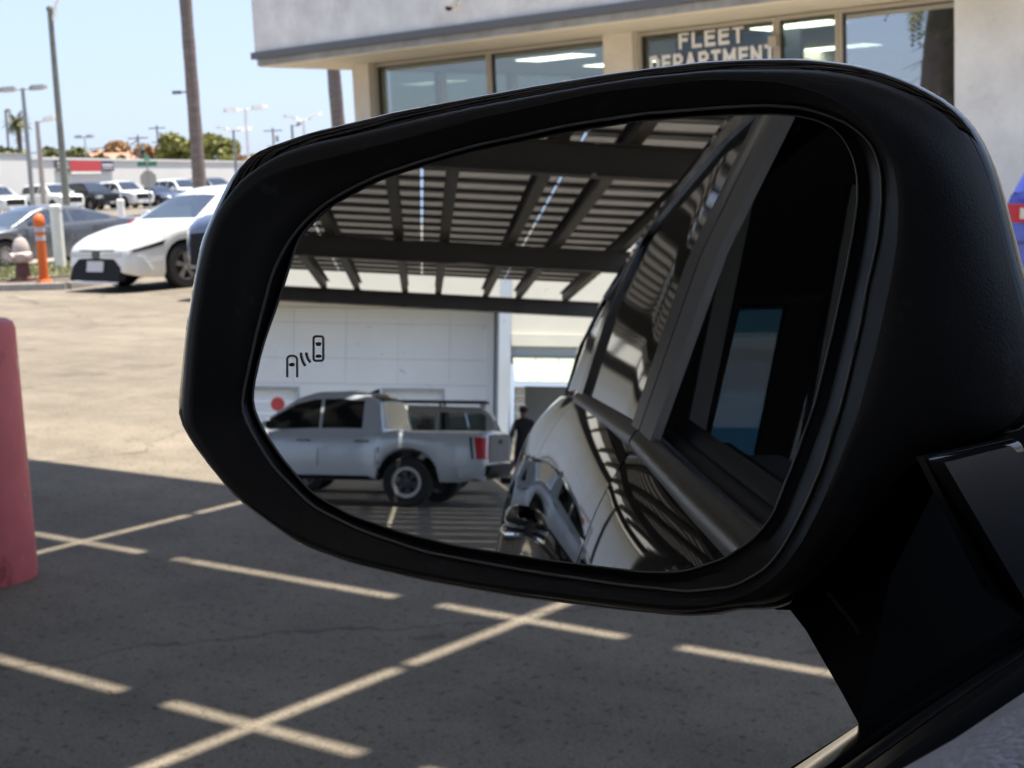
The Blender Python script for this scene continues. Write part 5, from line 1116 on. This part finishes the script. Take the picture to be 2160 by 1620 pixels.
rear_door = part('rear_door', skin(-1.447, -.353, 48), M['blackpaint'], suv, 60)
part('quarter_panel', skin(-3.05, -1.453, 48), M['blackpaint'], suv, 60)
def along(prof, y0, y1, n=16, follow=True):
    rs = []
    for k in range(n+1):
        y = y0+(y1-y0)*k/n; x, z = (lerp(y, T_XB), lerp(y, T_ZB)) if follow else (-.2, 1.252)
        rs.append([(x+a, y, z+b) for a, b in prof])
    return MB().loft(rs, cap=True, closed=True)
MOLD = [(-.0005,-.012),(-.001,-.003),(.0005,0),(.004,.0032),(.009,.0056),(.014,.0075),(.0165,.0082),(.0175,.0060),(.0175,-.012)]
part('belt_molding', along(MOLD[:4]+[(.004,-.012)], -.343, .80), M['armplastic'], front_door, 60)
part('belt_molding', along([(.0042,-.012),(.0042,.0032)]+MOLD[4:], -.343, .80), M['gloss'], front_door, 60)
part('weatherstrip', along([(.018,-.012),(.018,.006),(.022,.0098),(.027,.0124),(.0285,.0120),(.0285,-.012)], -.343, .80), M['rubber'], front_door, 50)
part('weatherstrip', along([(.029,-.012),(.029,.010),(.034,.0165),(.039,.0190),(.0425,.0208),(.0435,.018),(.0435,-.012)], -.343, .80), M['rubber'], front_door, 50)
part('window_slot', along([(.044,-.03),(.044,.002),(.076,.002),(.076,-.03)], -.343, .80), M['rubber'], front_door)
CARD = [(.0765,-.03),(.0765,.043),(.079,.0475),(.09,.055),(.11,.062),(.135,.058),(.15,.04),(.16,-.05),(.165,-.40),(.0765,-.40)]
part('door_card', along(CARD, .13, .80, 10), M['leather'], front_door, 50)
part('door_lining', along([(.0765,-.03),(.0765,-.008),(.12,-.008),(.15,-.03),(.165,-.40),(.0765,-.40)], -.343, .128, 8), M['cabin'], front_door, 50)
MR = [(-.004,-.010),(-.008,.001),(-.003,.010),(.006,.012),(.012,.004),(.012,-.010)]
part('belt_molding', along(MR, -1.44, -.352), M['satin'], rear_door, 50)
part('belt_molding', along(MR, -.342, .22), M['satin'], front_door, 50)
# pillars, glass and roof
def upper(y0, y1, t0, t1, d=0.0, n=6, th=.004):
    V = []; 
    for dd in (d, d+th):
        for k in range(n+1):
            y = y0+(y1-y0)*k/n; a = Vector((lerp(y, T_XB)+.004, y, lerp(y, T_ZB)+.004)); b = Vector((lerp(y, T_XR), y, lerp(y, T_ZR)))
            for t in (t0, (t0+t1)/2, t1): p = a+(b-a)*t; V.append((p.x+dd-.012*math.sin(math.pi*t), p.y, p.z))
    N = (n+1)*3; F = []
    for k in range(n):
        for j in range(2): q = k*3+j; F += [(q, q+1, q+4, q+3), (N+q, N+q+3, N+q+4, N+q+1)]
        for j in (0, 2): q = k*3+j; F.append((q, q+3, N+q+3, N+q))
    for k in (0, n):
        for j in range(2): q = k*3+j; F.append((q, q+1, N+q+1, N+q))
    return MB().add(V, F)
pl = part('pillar', upper(-.345, -.270, 0, .93, -.006, 2, .008), M['pillar'], suv, 30)
part('pillar_cover', upper(-.425, -.352, 0, .93, -.006, 2, .008), M['pillar2'], pl, 30)
part('side_window', upper(-1.34, -.445, .02, .90, .004, 24), M['privglass'], rear_door, 30)
wf_ = MB()
for a in (upper(-1.445, -.445, .90, 1.0, -.004, 14, .02), upper(-1.445, -1.345, .0, .90, -.004, 3, .02), upper(-.445, -.428, .0, .90, -.002, 1, .02)): wf_.add(a.v, a.f)
part('window_frame', wf_, M['gloss'], rear_door, 30)
part('quarter_window', upper(-2.2, -1.52, .04, .88, .004, 10), M['privglass'], suv, 30)
qf = MB()
for a in (upper(-1.515, -1.45, 0, .93, -.002, 2, .02), upper(-3.0, -2.205, 0, .97, -.004, 10, .02), upper(-2.204, -1.516, .88, .97, -.003, 8, .02)): qf.add(a.v, a.f)
part('rear_pillar', qf, M['blackpaint'], suv, 30)
rf = MB(); rs = []
for k in range(26):
    y = -3.05+3.2*k/25; x, z = lerp(y, T_XR), lerp(y, T_ZR)
    rs.append([(x-.006, y, z-.012), (x-.004, y, z+.006), (x+.03, y, z+.022), (x+.12, y, max(z, 1.60)+.045), (x+.5, y, max(z, 1.62)+.075), (1.0, y, max(z, 1.62)+.08), (1.6, y, max(z, 1.62)-.01), (1.6, y, max(z, 1.62)-.03), (1.0, y, max(z, 1.62)+.055), (x+.3, y, max(z, 1.62)+.03), (x+.06, y, z-.008)])
rf.loft(rs)
hl = MB(); hl.loft([[(r[9][0]-.23, r[9][1], r[9][2]-.055), (r[9][0], r[9][1], r[9][2]-.02), (1.0, r[8][1], r[8][2]-.02), (1.59, r[7][1], r[7][2]-.03), (1.59, r[7][1], r[7][2]-.04), (1.0, r[8][1], r[8][2]-.03), (r[9][0], r[9][1], r[9][2]-.03), (r[9][0]-.23, r[9][1], r[9][2]-.06)] for r in rs[4:-3]])
part('headliner', hl, M['cabin'], suv, 40)
part('roof', rf, M['blackpaint'], suv, 40)
part('roof_rail', MB().tube([(lerp(y, T_XR)+.05, y, lerp(y, T_ZR)+.045) for y in np.linspace(-2.5, .1, 14)], .014, 8), M['gloss'], suv, True)
# door handle on the rear door
hb = MB(); rs = []
for q, ow, s in ((-1.33, .004, .7), (-1.32, .014, .9), (-1.28, .022, 1), (-1.2, .024, 1.05), (-1.15, .022, 1), (-1.13, .013, .85), (-1.12, .004, .7)):
    x = lerp(q, T_XB)-.075*lerp(q, T_K)*.86; z = lerp(q, T_ZB)-.165; x += .006
    rs.append([(x-ow-.006*s+.012*s*math.cos(a), q, z+.013*s*math.sin(a)) for a in np.linspace(0, 2*math.pi, 12, endpoint=False)])
hb.loft(rs); hd = part('door_handle', hb, M['blackpaint'], rear_door, True)
x = lerp(-1.22, T_XB)-.075*lerp(-1.22, T_K)*.86; z = lerp(-1.22, T_ZB)-.165
part('handle_trim', MB().tube([(x-.018, -1.115, z-.014), (x-.034, -1.16, z-.017), (x-.037, -1.25, z-.017), (x-.024, -1.34, z-.014)], 0.004, 8), M['chrome'], rear_door, True)
# cabin: dark lining, seats and a blue pane standing in for the door glass reflection
part('cabin_floor', MB().box(-.14, 1.6, -2.3, .9, .28, .32), M['cabin'], suv)
bk = MB()
B1 = [(.225, 1.588), (.32, 1.588), (.262, 1.257), (.150, 1.285)]
bk.prism([(-.02, -2.2, .4), (1.6, -2.2, .4), (1.6, -2.2, 1.262), (-.02, -2.2, 1.262)], (0, -.03, 0)); bk.prism([(-.02, -2.2, 1.263), (.235, -2.2, 1.263), (.31, -2.2, 1.60), (.055, -2.2, 1.60)], (0, -.03, 0))
bk.prism([(.342, -2.2, 1.263), (.413, -2.2, 1.263), (.505, -2.2, 1.60), (.408, -2.2, 1.60)], (0, -.03, 0)); bk.prism([(.80, -2.2, 1.263), (1.6, -2.2, 1.263), (1.6, -2.2, 1.60), (.90, -2.2, 1.60)], (0, -.03, 0))
bk.box(.06, 1.6, -2.23, -2.2, 1.601, 1.635); part('cabin_wall', bk, M['cabin'], suv)
part('blue_pane', MB().box(.2, .92, -2.222, -2.216, 1.25, 1.61), M['blueglass'], suv)  # tint stands in for the blue reflection in the front door glass
part('right_wall', MB().box(1.601, 1.63, -2.3, .9, .3, 1.62), M['cabin'], suv)
part('seat_belt', MB().prism([(-.073, -.76, 1.28), (-.052, -.76, 1.28), (.012, -.76, 1.60), (-.010, -.76, 1.60)], (0, -.01, 0)), M['trimgrey'], suv)
part('pillar_trim', MB().prism([(.072, -.80, 1.26), (.095, -.80, 1.26), (.165, -.80, 1.62), (.135, -.80, 1.62)], (0, -.03, 0)), M['trimgrey'], suv)
def seat(x, y):
    s = MB(); s.loft([[(x-.24*k, y-.06+o, z), (x+.24*k, y-.06+o, z), (x+.22*k, y+.07+o, z), (x-.22*k, y+.07+o, z)] for z, k, o in ((.55, .95, .06), (.8, 1, .0), (1.05, .95, -.06), (1.15, .7, -.08))])
    s.box(x-.12, x+.12, y-.15, y-.06, 1.16, 1.34); return s
for (x, y) in ((.62, -.45), (1.15, -.35), (.75, -1.55), (1.2, -1.55)): part('seat', seat(x, y), M['seat'], suv, 40)
